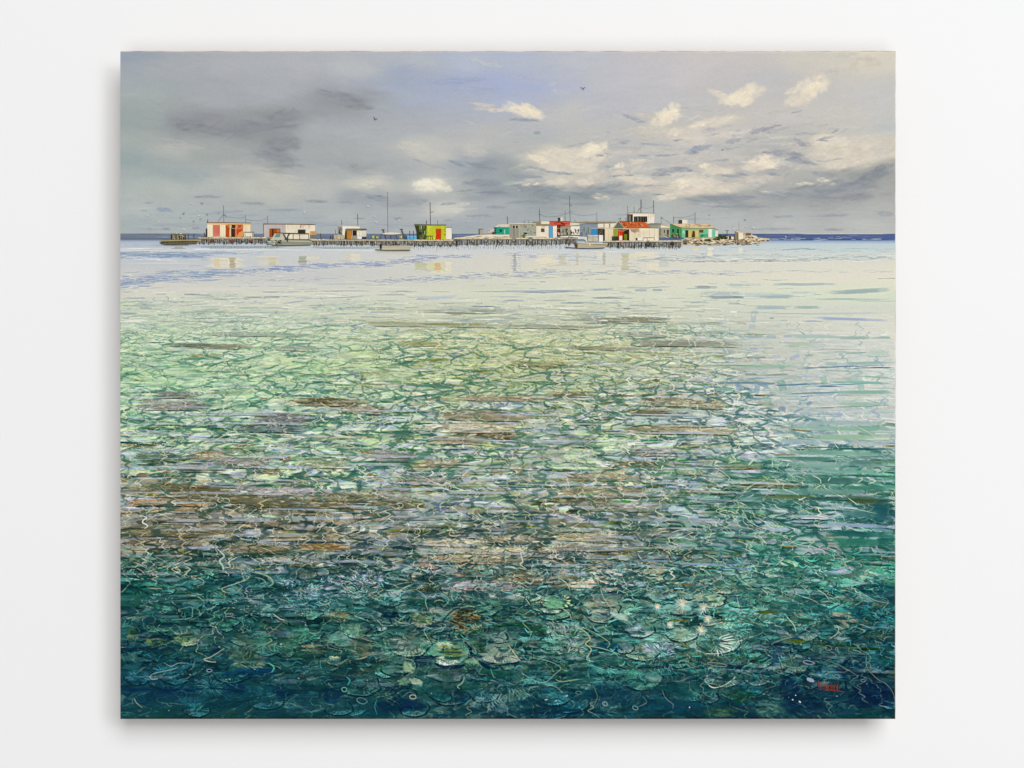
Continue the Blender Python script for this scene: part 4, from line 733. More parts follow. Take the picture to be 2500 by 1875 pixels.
marks(M3, [(1900,30,300,14,0,(146,184,168)),(1500,35,260,6,2,(110,140,150)),(1450,60,60,5,5,(112,130,170)),(1110,100,30,26,15,(150,184,170)),(1750,95,30,26,20,(184,204,192)),(1470,125,30,18,30,(120,140,176)),(1900,125,250,14,0,(158,190,172)),(1850,148,360,5,2,(130,156,150)),(1240,180,40,30,0,(100,126,156)),(1380,180,60,12,25,(130,144,182)),(1560,200,28,40,0,(170,196,182)),(1730,215,24,30,-15,(156,166,196)),(1780,262,60,5,-22,(160,170,196)),
 (1950,210,34,40,5,(182,204,192)),(1700,285,480,18,0,(160,182,180)),(1990,325,180,22,0,(110,156,138)),(1700,330,460,20,0,(146,184,164)),(1800,400,380,24,0,(158,190,164)),(1500,440,360,22,0,(156,178,182)),(1980,460,220,22,0,(178,192,192)),(1900,505,300,8,-1,(40,92,92)),(1600,492,340,5,-1,(60,112,104)),(1700,540,450,18,-1,(110,160,142)),(1450,590,300,18,-1,(70,120,108)),(1950,620,200,22,-1,(82,118,116)),(1500,650,300,20,-2,(146,176,170)),
 (1800,700,360,14,-1,(130,172,156)),(1900,735,300,6,-2,(48,96,96)),(1650,770,380,26,-1,(62,104,96)),(1900,830,280,16,-1,(66,118,106)),(1600,870,420,18,-1,(110,152,144)),(1300,905,300,12,-1,(96,104,56)),(1950,940,230,26,-2,(62,76,42)),(1600,925,200,14,0,(40,80,76)),(2090,1040,110,70,0,(24,78,88)),(1900,1050,200,30,-3,(70,120,118)),(1850,1150,340,16,-3,(150,172,196)),(2100,1190,110,10,-3,(120,150,170)),(1900,1220,300,20,-2,(20,84,80)),(1900,1290,260,30,-3,(40,112,92)),(2120,1300,80,60,0,(22,90,80))], 0.62, 0.5)
for (x, y, r, c) in [(1600,1020,60,(50,140,110)),(2010,1100,50,(60,150,120)),(1200,1250,40,(60,150,122)),(1200,1350,40,(70,170,150)),(1380,1320,50,(70,160,130)),(1850,1360,40,(60,150,120))]:
    marks(M3, [(x, y, r, r * 0.35, -50, c)], 0.55, 0.8)
# threads of light over the right side
for (f, P, w) in [(M3,[(640,640),(740,700),(800,750),(790,770),(850,820)],1.6),(M3,[(1420,960),(1520,1000),(1640,1010)],1.3),(M3,[(1560,1060),(1620,1045),(1690,1030),(1680,1000),(1640,960)],1.6),(M3,[(1690,1030),(1750,1070),(1770,1110)],1.4),(M3,[(1690,990),(1850,1010),(2040,1050)],1.3),(M3,[(1260,800),(1250,840),(1330,870),(1385,892)],2.0),(M3,[(900,1040),(960,1110),(1040,1160),(1110,1180),(1060,1215)],1.8),
 (M3,[(900,1010),(930,1060),(950,1090)],1.6),(M3,[(1040,1230),(1090,1280),(1100,1300)],2.2),(M3,[(1310,1270),(1370,1310),(1500,1330),(1600,1370)],1.8),(M3,[(1400,440),(1450,475),(1540,480),(1570,455),(1530,430)],2.4),(M3,[(1290,400),(1500,420),(1690,440)],1.2),(M3,[(1860,310),(1980,370),(2060,430)],1.4),(M3,[(1680,450),(1700,480),(1720,500)],2.0),
 (M3,[(960,480),(1020,540),(1060,572)],2.4),(M3,[(1500,730),(1560,760),(1570,795)],2.8),(M3,[(1980,760),(2030,775),(1970,800)],3.2),(M3,[(1890,750),(1920,760),(1880,790)],3),(M3,[(1650,745),(1630,775)],3.2),(M3,[(1380,940),(1440,912)],3.4),(M3,[(1800,920),(1850,955),(1880,975)],2.6),(M3,[(820,560),(850,600),(790,625)],3.0),(M3,[(1000,595),(960,640)],6),(M3,[(1160,600),(1160,655)],2.6),(M3,[(1300,620),(1280,655)],2.6),
 (S3,[(1890,850),(2060,930)],0.8),(S3,[(730,770),(745,745),(720,725)],1.6),(S3,[(580,530),(590,560),(640,545),(700,525)],1.8),(S3,[(820,525),(810,550),(915,560),(915,530)],1.6),(S3,[(270,920),(285,890),(150,880)],1.8),(S3,[(450,920),(460,960)],1.6),(S3,[(470,1085),(510,1060),(440,1000)],2.2),(S3,[(760,1000),(790,1050)],1.6),(S3,[(770,1215),(850,1225),(860,1195),(790,1190)],2.4),(S3,[(200,1340),(260,1365),(330,1350),(310,1300),(250,1280)],2.2),(S3,[(440,1290),(480,1310),(450,1350)],3.0)]:
    line([f(*p) for p in P], w * 0.85, (232,234,212) if f is S3 else (206,222,196), 0.8, 3, True, 0.6)
# reflections of the painted huts
def refl(f, x0, y0, x1, y1, c, alpha=0.66):
    y1 = y1 + (y1 - y0) * 0.12; c = tuple(np.array(c) * np.array([1.01, 0.99, 0.93]))
    k = f(1, 0)[0] - f(0, 0)[0]; n = max(3, int((y1 - y0) / 8))
    for q in range(n):
        yy = y0 + (y1 - y0) * (q + 0.5) / n; w = (x1 - x0)
        px, py = f((x0 + x1) / 2 + rs.randn() * 3, yy)
        stroke(px, py, w * k * rs.uniform(0.7, 1.35), (y1 - y0) / n * k * 1.5, 0, np.array(c) + rs.randn() * 4, alpha * rs.uniform(0.7, 1.1), 0.4, 0.3)
R_ = [(S1,745,240,1060,320,(232,226,206)),(S1,800,245,860,312,(214,198,166)),(S1,930,238,985,318,(166,154,126)),(S1,1175,226,1360,290,(218,216,206)),(S1,1258,235,1330,292,(200,196,164)),(S1,1515,225,1585,292,(150,156,140)),(S1,1590,228,1690,262,(224,216,200)),(S1,1910,208,1950,258,(222,212,176)),(S1,1950,210,2040,262,(234,228,210)),
 (S1,750,140,1360,160,(150,166,178)),(S1,450,145,560,164,(150,154,150)),(S1,1640,148,2212,164,(162,176,182)),(S2,322,280,420,335,(186,190,150)),(S2,420,280,575,345,(214,214,160)),(S2,485,285,540,340,(214,164,120)),(S2,575,272,632,360,(236,232,208)),(S2,430,345,600,370,(224,224,196)),
 (S2,1340,212,1530,290,(236,228,208)),(S2,1350,290,1520,318,(230,222,200)),(S2,1150,205,1180,335,(150,160,180)),(S2,1530,215,1600,290,(200,198,180)),(S2,1680,200,1700,290,(196,190,176)),(S2,1850,195,1905,250,(234,228,208)),(S2,1905,195,1930,290,(176,174,150)),(S2,2060,200,2130,330,(188,182,150)),(S2,2140,200,2200,250,(232,222,196)),
 (S3,0,190,200,240,(236,230,212)),(S3,90,290,210,330,(236,228,204)),(S3,200,240,290,310,(196,204,204)),(S3,610,152,658,220,(238,232,216)),(S3,875,152,912,198,(238,232,216)),(S3,480,155,540,180,(232,222,180)),(S2,0,180,280,200,(190,192,184)),(S1,1900,380,2030,440,(212,214,216)),(S2,40,200,340,212,(206,208,204))]
for r in R_: refl(*r)
ripples(S2, 300, 620, 350, 352, 16, 14, (150,160,184), 20, 60, 2); marks(S2, [(1170, y_, 55, 2.4, 0, (132,150,184)) for y_ in range(205, 335, 16)], 0.6); ripples(S2, 1340, 2200, 300, 300, 24, 60, (186,188,186), 30, 120, 2)
for x in list(range(700, 1360, 17)) + list(range(1640, 2212, 15)):
    px, py = S1(x + rs.randn() * 3, 150 + rs.randn() * 3); stroke(px, py, rs.uniform(4, 9), 1.5, 90, (104,112,110), 0.55, 0.4)
for x in list(range(300, 1620, 17)) + list(range(1960, 2212, 15)):
    px, py = S2(x + rs.randn() * 3, 152 + rs.randn() * 4); stroke(px, py, rs.uniform(5, 11), 1.6, 90, (96,104,108), 0.55, 0.4)
for x in range(0, 390, 15):
    px, py = S3(x + rs.randn() * 3, 160 + rs.randn() * 4); stroke(px, py, rs.uniform(5, 10), 1.6, 90, (96,104,108), 0.5, 0.4)
# final near details: rope, starbursts, weed
for (P, w, c) in [([(1960,880),(1950,950),(1970,1020),(2050,1100),(2120,1140),(2180,1220),(2200,1330)],2.2,(130,140,118)),([(1780,850),(1850,880),(1940,890)],1.2,(120,140,124)),([(1590,930),(1700,970),(1830,1040),(1880,1080)],1.8,(120,140,120)),([(1920,560),(2000,560),(2090,610),(2180,650)],1.2,(100,140,130)),
 ([(1900,370),(1960,400),(2040,440),(2150,460)],2.0,(170,180,150)),([(1800,870),(1840,950),(1850,1030)],1.2,(90,130,124)),([(0,1340),(60,1320),(100,1290),(60,1240)],1.8,(120,150,150)),([(230,1190),(260,1260),(320,1310),(320,1350)],2.2,(120,146,140)),([(460,1120),(470,1190),(540,1230),(560,1260)],2.2,(120,156,110)),([(1480,1210),(1560,1270),(1650,1330),(1700,1420)],3.2,(28,92,76)),
 ([(2060,1320),(2150,1340)],1.6,(170,190,180)),([(1990,1370),(2050,1430)],1.6,(40,110,84)),([(600,1290),(630,1400),(640,1440)],2,(60,120,104)),([(670,1130),(760,1200),(890,1245)],3.4,(84,84,54)),([(40,1190),(130,1220),(160,1235)],4,(64,62,40)),([(180,950),(280,935),(380,880)],3,(112,88,52)),([(250,965),(390,970)],3.4,(44,40,24)),
 ([(1640,760),(1700,720),(1720,680),(1700,640)],2.8,(180,204,180)),([(1280,570),(1340,640),(1360,700)],3,(196,216,196)),([(1540,345),(1600,380),(1640,430)],3,(186,210,180)),([(1400,310),(1450,350),(1480,400)],2.4,(170,200,170)),([(1210,900),(1240,970),(1330,1000),(1420,1000)],2.4,(120,160,146)),([(840,200),(900,270),(1000,335)],2.4,(190,194,160)),([(700,180),(730,240),(640,290)],2.2,(190,190,160)),
 ([(860,400),(875,470),(880,520)],2.4,(186,196,160)),([(1300,870),(1330,970)],2.6,(80,160,130)),([(780,790),(850,900),(880,950)],2.4,(70,140,96)),([(600,700),(640,720),(680,780)],3.2,(70,130,90))]:
    line([B3(*p) for p in P], w * 0.8, c, 0.7, 4, True, 0.6)
for (P, w, c) in [([(830,0),(890,60),(850,100),(880,150),(880,190)],5.5,(200,216,204)),([(1000,70),(930,110),(940,150),(890,160)],4.5,(190,208,196)),([(1040,230),(1050,270),(880,330),(900,365),(980,360)],2.6,(160,186,176)),([(1150,190),(1270,240),(1300,290),(1260,320)],5.5,(150,176,150)),([(1150,240),(1220,260),(1240,300),(1190,325)],4,(130,160,140)),([(1200,150),(1190,120),(1320,90)],2.4,(190,196,176)),
 ([(500,515),(610,490),(620,550),(600,585),(440,600)],2.4,(130,166,160)),([(380,960),(440,990),(500,965),(560,965)],2.4,(140,170,164)),([(260,1080),(300,1050),(440,1020),(500,1000)],2.6,(150,178,176)),([(260,1080),(280,1100),(330,1095)],3.4,(160,188,190)),([(890,840),(780,910),(720,930),(760,950),(820,955)],3,(190,200,160)),([(1380,620),(1300,690),(1210,745)],3,(120,136,84)),([(1300,545),(1360,590),(1400,600)],3.6,(206,206,180)),
 ([(820,620),(770,645),(850,670)],2.4,(140,170,160)),([(1270,755),(1290,775),(1230,810)],3,(160,176,120)),([(1880,700),(1920,745),(1700,780)],2.2,(140,170,150)),([(2000,640),(2020,700),(2000,745)],2.4,(150,164,130)),([(1060,490),(1060,520),(1100,540)],2.6,(120,150,150)),([(130,1260),(150,1300),(200,1340)],3,(150,160,136)),([(720,380),(600,400)],2,(150,176,170)),([(1260,960),(1310,1000),(1290,1040)],4.4,(90,200,170)),([(1920,1080),(1950,1110),(1930,1150)],5,(60,160,150)),
 ([(430,440),(700,430),(1600,410),(1720,430)],1.4,(120,150,140)),([(240,330),(360,335)],2.4,(190,200,180)),([(2180,1270),(2160,1330),(2180,1400)],3,(50,140,136)),([(700,160),(880,185),(1060,180)],4,(110,128,132))]:
    line([B1(*p) for p in P], w * 0.82, c, 0.72, 4, True, 0.6)
for (P, w, c) in [([(1110,810),(1160,880),(1210,945)],3,(186,194,160)),([(1640,630),(1760,700),(1800,760),(1760,800),(1810,850),(1770,930),(1830,950)],3.2,(190,196,160)),([(1680,640),(1840,710),(1960,790),(1940,840)],2.2,(150,176,140)),([(1780,820),(1900,840),(2050,890)],2.6,(160,190,166)),([(1220,1045),(1310,1100),(1410,1130),(1500,1060),(1550,1000),(1430,940),(1300,920)],2.4,(140,170,150)),([(1410,1130),(1520,1170),(1570,1220)],2.2,(130,160,146)),
 ([(1280,1200),(1300,1170),(1370,1160)],2.2,(130,160,160)),([(1510,1100),(1560,1120),(1700,1100)],3.2,(150,172,110)),([(1820,1150),(1850,1210),(1860,1260),(1820,1340)],2.2,(120,140,84)),([(740,1080),(720,1130),(680,1160),(700,1180)],3,(160,190,166)),([(960,1010),(980,1070),(1000,1090)],2.4,(110,170,130)),([(1100,1340),(1110,1390),(1200,1430)],2,(90,140,140)),([(330,340),(410,400),(410,450),(430,510)],2.6,(140,180,160)),([(540,370),(610,430),(560,490)],2.6,(120,170,150)),
 ([(1530,240),(1600,290),(1630,350)],2.8,(190,206,160)),([(1630,310),(1780,300),(1790,330)],2,(160,190,160)),([(1210,20),(1220,60),(1230,110),(1210,130),(1260,170)],4,(214,206,180)),([(1500,0),(1520,50)],2.6,(214,206,180)),([(1130,380),(1240,410),(1290,470)],2.8,(180,206,180)),([(1540,490),(1620,540),(1640,590)],2.6,(180,196,160)),([(1890,310),(1900,380),(1960,480),(2050,560)],2.2,(170,190,160)),([(1300,600),(1230,620),(1300,700),(1280,770)],2.2,(150,176,130)),([(420,660),(400,700),(460,800)],2,(160,180,160)),
 ([(220,1250),(270,1210),(330,1230)],1.6,(120,150,140)),([(1900,540),(1960,570),(1990,520)],3,(12,60,80)),([(1260,390),(1240,480),(1330,520),(1440,560)],5,(10,60,70)),([(40,1160),(160,1200),(210,1280),(290,1330)],6,(4,34,62)),([(0,520),(90,560),(130,640)],7,(6,44,60)),([(380,900),(320,950),(430,960)],6,(5,40,56)),([(540,620),(640,520),(700,500)],5,(24,40,36)),([(1430,560),(1400,600)],10,(10,66,84))]:
    line([B2(*p) for p in P], w * 0.85, c, 0.72, 4, True, 0.6)
blob(B2, 260, 1000, 70, 40, -30, (150,178,140), alpha=0.6); blob(B2, 330, 1120, 70, 30, -20, (170,190,160), alpha=0.7); blob(B2, 230, 1120, 60, 30, 0, (110,150,120), alpha=0.6); blob(B2, 800, 950, 70, 30, 0, (130,166,130), alpha=0.6); blob(B2, 600, 1120, 60, 60, 0, (50,90,84), alpha=0.6)
blob(B2, 1500, 470, 100, 40, 0, (120,180,136), alpha=0.7); fan(B2, 1540, 440, 100, 60, -60, 60, 5, (206,226,160), 0.7, 1.0, 4.0, 0.85); blob(B2, 2050, 570, 90, 30, -20, (176,200,186), alpha=0.6); blob(B2, 430, 780, 10, 10, 0, (200,200,180), n=3)
for (x, y, r) in [(398,470,62),(580,500,44),(560,690,44),(615,595,34),(190,490,30),(300,640,30)]:
    fan(B3, x, y, r, r, 0, 360, 22, (206,224,206), 0.1, 1.1, 1.4, 0.7); blob(B3, x, y, r * 0.42, r * 0.34, 0, (246,232,214), n=8, alpha=0.8)
    fan(B3, x, y, r * 0.8, r * 0.8, 200, 330, 7, (236,196,140), 0.2, 1.0, 1.4, 0.7)
blob(B3, 440, 298, 70, 9, 0, (110,92,48), alpha=0.6); blob(B3, 1120, 535, 120, 16, 0, (74,88,22), alpha=0.8); blob(B3, 400, 605, 110, 9, -4, (96,100,30), alpha=0.7); blob(B3, 1440, 600, 80, 16, -4, (30,74,40), alpha=0.8); blob(B3, 640, 24, 80, 8, 0, (120,104,44), alpha=0.5)
for (x, y, l, w, c) in [(600,125,420,14,(140,160,190)),(880,165,200,10,(140,154,200)),(1100,300,160,10,(130,160,170)),(850,515,150,9,(150,176,196)),(480,730,180,6,(110,140,160)),(1700,195,120,12,(160,176,206)),(100,100,300,10,(130,160,180)),(1900,50,360,8,(110,160,150)),(2050,660,180,6,(100,140,150))]:
    for _ in range(5): px, py = B3(x + rs.randn() * l * 0.3, y + rs.randn() * w * 0.4); stroke(px, py, l * 0.28, w * 0.30, -3, c, 0.5, 0.6)
# hair-fine grain of old brushwork over everything
gr = np.random.RandomState(5).rand(H, W).astype(np.float32)
gr = (gr + np.roll(gr, 1, 1) + np.roll(gr, 2, 1)) / 3 - 0.5
def soft_(a, r):
    for ax in (0, 1):
        o = a.copy()
        for q in range(1, r + 1): o = o + np.roll(a, q, ax) + np.roll(a, -q, ax)
        a = o / (2 * r + 1)
    return a
dd = (0.36 * sm(1400, 1540, yv) + 0.22 * sm(1180, 1260, yv) * (1 - sm(560, 900, xv)) + 0.30 * rt_)[..., None] * seam[..., None]
C[:] = C + dd * (SEA - C) * np.clip(1.5 - 2.2 * np.abs(C - SEA).mean(-1, keepdims=True) * 3, 0.2, 1)
fine = C - soft_(C, 1); mid = C - soft_(C, 4)
us = np.where(GY > HZ + 30, 0.95, 0.3)[..., None]
C[:] = C + us * (0.55 * fine + 0.38 * mid)
C[:] = np.clip(C * (1 + 0.05 * gr[..., None]), 0.005, 0.97)

# ------------------------------------------------------------------ lay the paint on the canvas
def lin(c): return np.where(c <= 0.04045, c / 12.92, ((c + 0.055) / 1.055) ** 2.4)
def paint_sheet(name, r0, r1, label=None):
    h = r1 - r0 + 1; n = h * W
    co = np.empty((h, W, 3), np.float32)
    co[..., 0] = (GX[r0:r1 + 1] - 1250) * U; co[..., 2] = (937.5 - GY[r0:r1 + 1]) * U
    co[..., 1] = -DEPTH - 0.0001 - np.clip(Z[r0:r1 + 1], -2, 3) * 0.00004
    me = bpy.data.meshes.new(name); me.vertices.add(n); me.vertices.foreach_set('co', co.ravel())
    k = np.arange(h * W).reshape(h, W); q = np.stack([k[:-1, :-1], k[1:, :-1], k[1:, 1:], k[:-1, 1:]], -1).reshape(-1, 4)
    me.loops.add(q.size); me.loops.foreach_set('vertex_index', q.ravel().astype(np.int32))
    me.polygons.add(len(q)); me.polygons.foreach_set('loop_start', (np.arange(len(q)) * 4).astype(np.int32))
    me.polygons.foreach_set('use_smooth', np.ones(len(q), bool))
    me.update(calc_edges=True)
    a = me.color_attributes.new('Col', 'FLOAT_COLOR', 'POINT')
    rgba = np.ones((n, 4), np.float32); rgba[:, :3] = (lin(C[r0:r1 + 1].reshape(-1, 3)) * PAINT_K)
    a.data.foreach_set('color', rgba.ravel()); me.materials.append(M_PAINT)
    o = bpy.data.objects.new(name, me); scene.collection.objects.link(o); o.parent = painting
    if label: o['label'] = label
    return o
hrow = int((HZ - PY0) * S)
paint_sheet('painted_sky', 0, hrow, 'grey cloudy painted sky with cream clouds at right')
paint_sheet('painted_sea', hrow, H - 1, 'green and teal painted water over brown coral')

# ------------------------------------------------------------------ crisp painted things, thin raised paint
LEVEL = [0]
class PB:
    """collects flat painted shapes; build() links them as one mesh"""
    def __init__(s): s.v = []; s.f = []; s.c = []
    def poly(s, f, pts, col, lv=True, jit=0.7, var=5):
        if lv: LEVEL[0] += 1
        d = -DEPTH - 0.00030 - LEVEL[0] * 3e-6
        P = []
        for q in range(len(pts)):                   # a hand-painted edge: split and nudge
            a = f(*pts[q]); b_ = f(*pts[(q + 1) % len(pts)]); L = math.hypot(b_[0] - a[0], b_[1] - a[1]); n = max(1, min(8, int(L / 9)))
            for k in range(n): P.append((a[0] + (b_[0] - a[0]) * k / n + (rs.randn() * 0.22 * jit if k else 0), a[1] + (b_[1] - a[1]) * k / n + rs.randn() * 0.22 * jit))
        i = len(s.v); c0 = np.array(col, float) + rs.randn() * var * 0.4
        for (x, y) in P:
            if not (PX0 < x < PX1 and PY0 < y < PY1): x = min(max(x, PX0), PX1); y = min(max(y, PY0), PY1)
            s.v.append((wx_of(x), d, wz_of(y))); s.c.append(np.clip(c0 + rs.randn() * var, 0, 255))
        s.f.append(tuple(range(i + len(P) - 1, i - 1, -1)))
        return s
    def rect(s, f, x0, y0, x1, y1, col, **k): return s.poly(f, [(x0, y0), (x1, y0), (x1, y1), (x0, y1)], col, **k)
    def rib(s, f, pts, w, col, lv=True, var=4, taper=False, smooth=3):
        """a ribbon of width w (units) through frame points"""
        if lv: LEVEL[0] += 1
        d = -DEPTH - 0.00030 - LEVEL[0] * 3e-6
        P = [f(*p) for p in pts]; P = catmull(P, smooth) if len(P) > 2 and smooth > 1 else np.array(P, float); n = len(P)
        T = np.gradient(P, axis=0); T /= np.maximum(np.hypot(T[:, 0], T[:, 1]), 1e-6)[:, None]; Nn = np.stack([-T[:, 1], T[:, 0]], 1)
        i = len(s.v)
        for k in range(n):
            hw = w / 2 * (0.3 + 0.7 * math.sin(math.pi * (k + 0.3) / (n - 0.4)) if taper else rs.uniform(0.85, 1.15)); c = np.clip(np.array(col, float) + rs.randn() * var, 0, 255)
            for sg in (1, -1):
                x, y = P[k] + Nn[k] * hw * sg; s.v.append((wx_of(x), d, wz_of(y))); s.c.append(c)
        for k in range(n - 1): s.f.append((i + 2 * k, i + 2 * k + 2, i + 2 * k + 3, i + 2 * k + 1))
        return s
    def build(s, name, parent, label=None):
        me = bpy.data.meshes.new(name); me.from_pydata(s.v, [], s.f)
        a = me.color_attributes.new('Col', 'FLOAT_COLOR', 'POINT'); rgba = np.ones((len(s.v), 4), np.float32); rgba[:, :3] = lin(np.array(s.c) / 255) * PAINT_K
        a.data.foreach_set('color', rgba.ravel()); me.materials.append(M_PAINT)
        o = bpy.data.objects.new(name, me); scene.collection.objects.link(o); o.parent = parent
        if label: o['label'] = label
        return o
def R1(f, name, parent, x0, y0, x1, y1, col, frame=None, label=None, fw=1.2):
    p = PB(); p.rect(f, x0, y0, x1, y1, col)
    if frame: p.rib(f, [(x0, y1), (x0, y0), (x1, y0), (x1, y1)], fw, frame, smooth=1)
    return p.build(name, parent, label)
def planks(p, f, x0, x1, y0, y1, step, col, w=0.8):
    x = x0 + step
    LEVEL[0] += 1
    while x < x1: p.rib(f, [(x, y0), (x + rs.randn() * 1.2, y1)], w, col, lv=False); x += step * rs.uniform(0.7, 1.3)
def drips(p, f, x0, x1, y, n, col, l=30):
    LEVEL[0] += 1
    for _ in range(n):
        x = rs.uniform(x0, x1); p.rib(f, [(x, y), (x + rs.randn() * 2, y + rs.uniform(0.3, 1) * l)], rs.uniform(0.8, 1.6), col, lv=False, taper=True)
def shade_strokes(p, f, x0, x1, y0, y1, n, col, w=1.2, ang=0, l=20, var=12):
    LEVEL[0] += 1
    for _ in range(n):
        x = rs.uniform(x0, x1); y = rs.uniform(y0, y1); dx = math.cos(ang) * l / 2; dy = math.sin(ang) * l / 2
        p.rib(f, [(x - dx, y - dy), (x + dx, y + dy)], w * rs.uniform(0.6, 1.4), np.array(col) + rs.randn() * var, lv=False)

DK = (46,44,36); WOOD = (142,126,98); WHT = (236,230,214); CRM = (236,220,186)
# the far shore and the rocks first
p = PB(); p.poly(F4, [(1640,578),(1720,572),(1800,556),(1900,548),(2212,546),(2212,602),(1640,602)], (228,220,198)); p.poly(F5, [(-10,630),(200,622),(470,622),(470,680),(-10,680)], (232,222,196))
shade_strokes(p, F4, 1700, 2200, 560, 596, 26, (196,186,160), 1.0, 0.05, 60); shade_strokes(p, F4, 1650, 2200, 596, 602, 12, (130,118,92), 1.0, 0, 50)
shade_strokes(p, F5, 0, 450, 640, 676, 20, (206,194,166), 1.0, 0.0, 60)
p.build('painted_sandbank', painting, 'pale painted sandbank between the lime hut and the grey huts')
p = PB(); p.poly(F6, [(795,690),(880,665),(980,660),(1100,668),(1230,650),(1400,640),(1520,660),(1640,620),(1740,618),(1800,650),(1840,665),(1985,676),(1990,706),(1880,712),(1865,742),(1700,748),(1400,756),(1000,764),(800,768)], (206,186,152))
for _ in range(70):
    x = rs.uniform(830, 1950); y = rs.uniform(665 if x < 1650 else 640, 735); w = rs.uniform(14, 46); h = w * 0.34
    if x > 1800: y = rs.uniform(678, 700)
    if x > 1850: w *= 0.6; h *= 0.6
    p.poly(F6, [(x - w, y + h * 0.4), (x - w * 0.5, y - h), (x + w * 0.4, y - h * 0.8), (x + w, y + h * 0.3), (x + w * 0.3, y + h)], (232,220,192) if rs.rand() < 0.75 else (208,178,140), lv=rs.rand() < 0.2)
shade_strokes(p, F6, 840, 1850, 680, 740, 110, (98,72,48), 1.3, 0.1, 26, 18); shade_strokes(p, F6, 1650, 1780, 640, 670, 18, (124,98,66), 1.2, 0.6, 26); shade_strokes(p, F6, 820, 1850, 745, 757, 60, (78,56,36), 1.3, 0.0, 34); shade_strokes(p, F6, 1840, 1985, 700, 710, 12, (84,60,42), 1.2, 0, 26); shade_strokes(p, F6, 900, 1860, 762, 768, 26, (214,210,190), 1.1, 0, 60, 6)
p.rect(F6, 1665, 602, 1732, 634, (112,84,56)); p.rib(F6, [(1660,602),(1738,602)], 1.4, (176,156,120))
p.build('painted_rocks', painting, 'cream painted boulders at the right end of the island')
for (cx, cy, rx, ry) in [(1330,652,85,30),(1240,650,34,18),(1150,698,46,18),(1270,684,50,16),(1390,672,36,16)]:
    p = PB(); p.poly(F6, [(cx + rx * math.cos(t) * rs.uniform(0.75, 1.1), cy + ry * math.sin(t) * rs.uniform(0.75, 1.15)) for t in np.arange(0, 6.28, 0.45)], (58,66,34), jit=1.6)
    shade_strokes(p, F6, cx - rx * 0.8, cx + rx * 0.8, cy - ry * 0.8, cy + ry * 0.6, 26, (84,100,44), 1.2, 0.7, 9, 22)
    shade_strokes(p, F6, cx - rx * 0.7, cx + rx * 0.7, cy - ry * 0.2, cy + ry * 0.8, 12, (30,36,22), 1.2, 0.5, 9, 8)
    p.build('painted_shrub', painting)

# masts and wires behind the roofs
def mast(f, pts, w=1.15, col=(100,102,106), arms=()):
    p = PB(); p.rib(f, pts, w * 0.85, col, smooth=1)
    for a in arms: p.rib(f, a, 1.0, col, smooth=1)
    return p.build('painted_mast', painting)
for args in [(F3, [(1176,95),(1177,190),(1180,285)], 1.2, (96,98,102), ([(1178,190),(1120,262)], [(1178,190),(1212,215)])), (F3, [(1413,195),(1414,290)]), (F3, [(1652,208),(1652,298)]), (F3, [(1005,248),(1004,292)], 1.8, (60,54,50)),
 (F4, [(417,385),(417,450)], 1.4), (F4, [(588,320),(592,450)], 1.4, (70,72,92)), (F4, [(350,490),(350,550)], 1.0, (60,70,96)), (F4, [(911,80),(916,530)], 1.1, (104,106,108)), (F4, [(1371,195),(1376,435)], 1.5, (70,70,72), ([(1376,302),(1412,296)],)), (F4, [(1332,392),(1332,436)], 1.8, (44,46,56)), (F4, [(1453,390),(1453,436)], 1.0, (90,92,92)),
 (F4, [(2204,350),(2206,430)], 1.2), (F5, [(437,380),(437,478)], 1.0), (F5, [(664,436),(664,478)]), (F5, [(722,430),(722,478)], 0.9), (F5, [(868,275),(868,340),(874,450)], 1.4, (88,88,92), ([(862,350),(880,350)],)), (F5, [(1216,305),(1216,520)], 1.0), (F5, [(1276,105),(1277,228),(1284,452)], 1.2, (84,84,90), ([(1270,224),(1310,228)], [(1268,318),(1296,318)])),
 (F5, [(1348,425),(1350,500)], 1.0), (F5, [(1643,312),(1644,452)], 1.0), (F5, [(1958,390),(1958,450)], 0.9, (100,100,100), ([(1930,410),(1972,410)],)), (F6, [(68,235),(70,340)], 1.1), (F6, [(155,255),(156,335)], 1.1), (F6, [(248,150),(248,335)], 1.8, (84,66,66), ([(238,265),(208,300)], [(250,205),(262,205)], [(248,175),(258,172)])), (F6, [(418,160),(420,345)], 1.5, (92,84,88), ([(408,240),(426,240)],)),
 (F6, [(522,375),(522,480)], 0.9, (110,110,112), ([(510,400),(545,396)],)), (F6, [(688,382),(690,476)], 1.5), (F6, [(978,325),(978,478)], 1.3), (F6, [(1570,455),(1574,575)], 1.3, (176,180,180)), (F6, [(1410,565),(1412,665)], 1.6, (86,70,60), ([(1390,570),(1432,568)],)), (F6, [(46,392),(48,450)], 1.2, (90,60,50)), (F6, [(1540,560),(1542,580)], 1.0, (80,70,60))]:
    mast(*args)
for (f, P) in [(F3, [(1180,200),(1210,228),(1228,216),(1250,222),(1330,232),(1410,222)]), (F3, [(1416,248),(1530,262),(1650,240)]), (F5, [(876,345),(930,375),(1000,384),(1120,372),(1216,345),(1272,318)]), (F5, [(1300,320),(1360,350),(1450,362),(1560,358),(1643,342)]), (F6, [(252,240),(280,262),(330,268),(380,258),(414,242)]), (F6, [(692,390),(760,396),(850,386),(920,370),(976,345)]), (F6, [(524,405),(600,440),(640,470)])]:
    PB().rib(f, P, 0.6, (132,135,140)).build('painted_wire', painting)

def hut(label): 
    return label
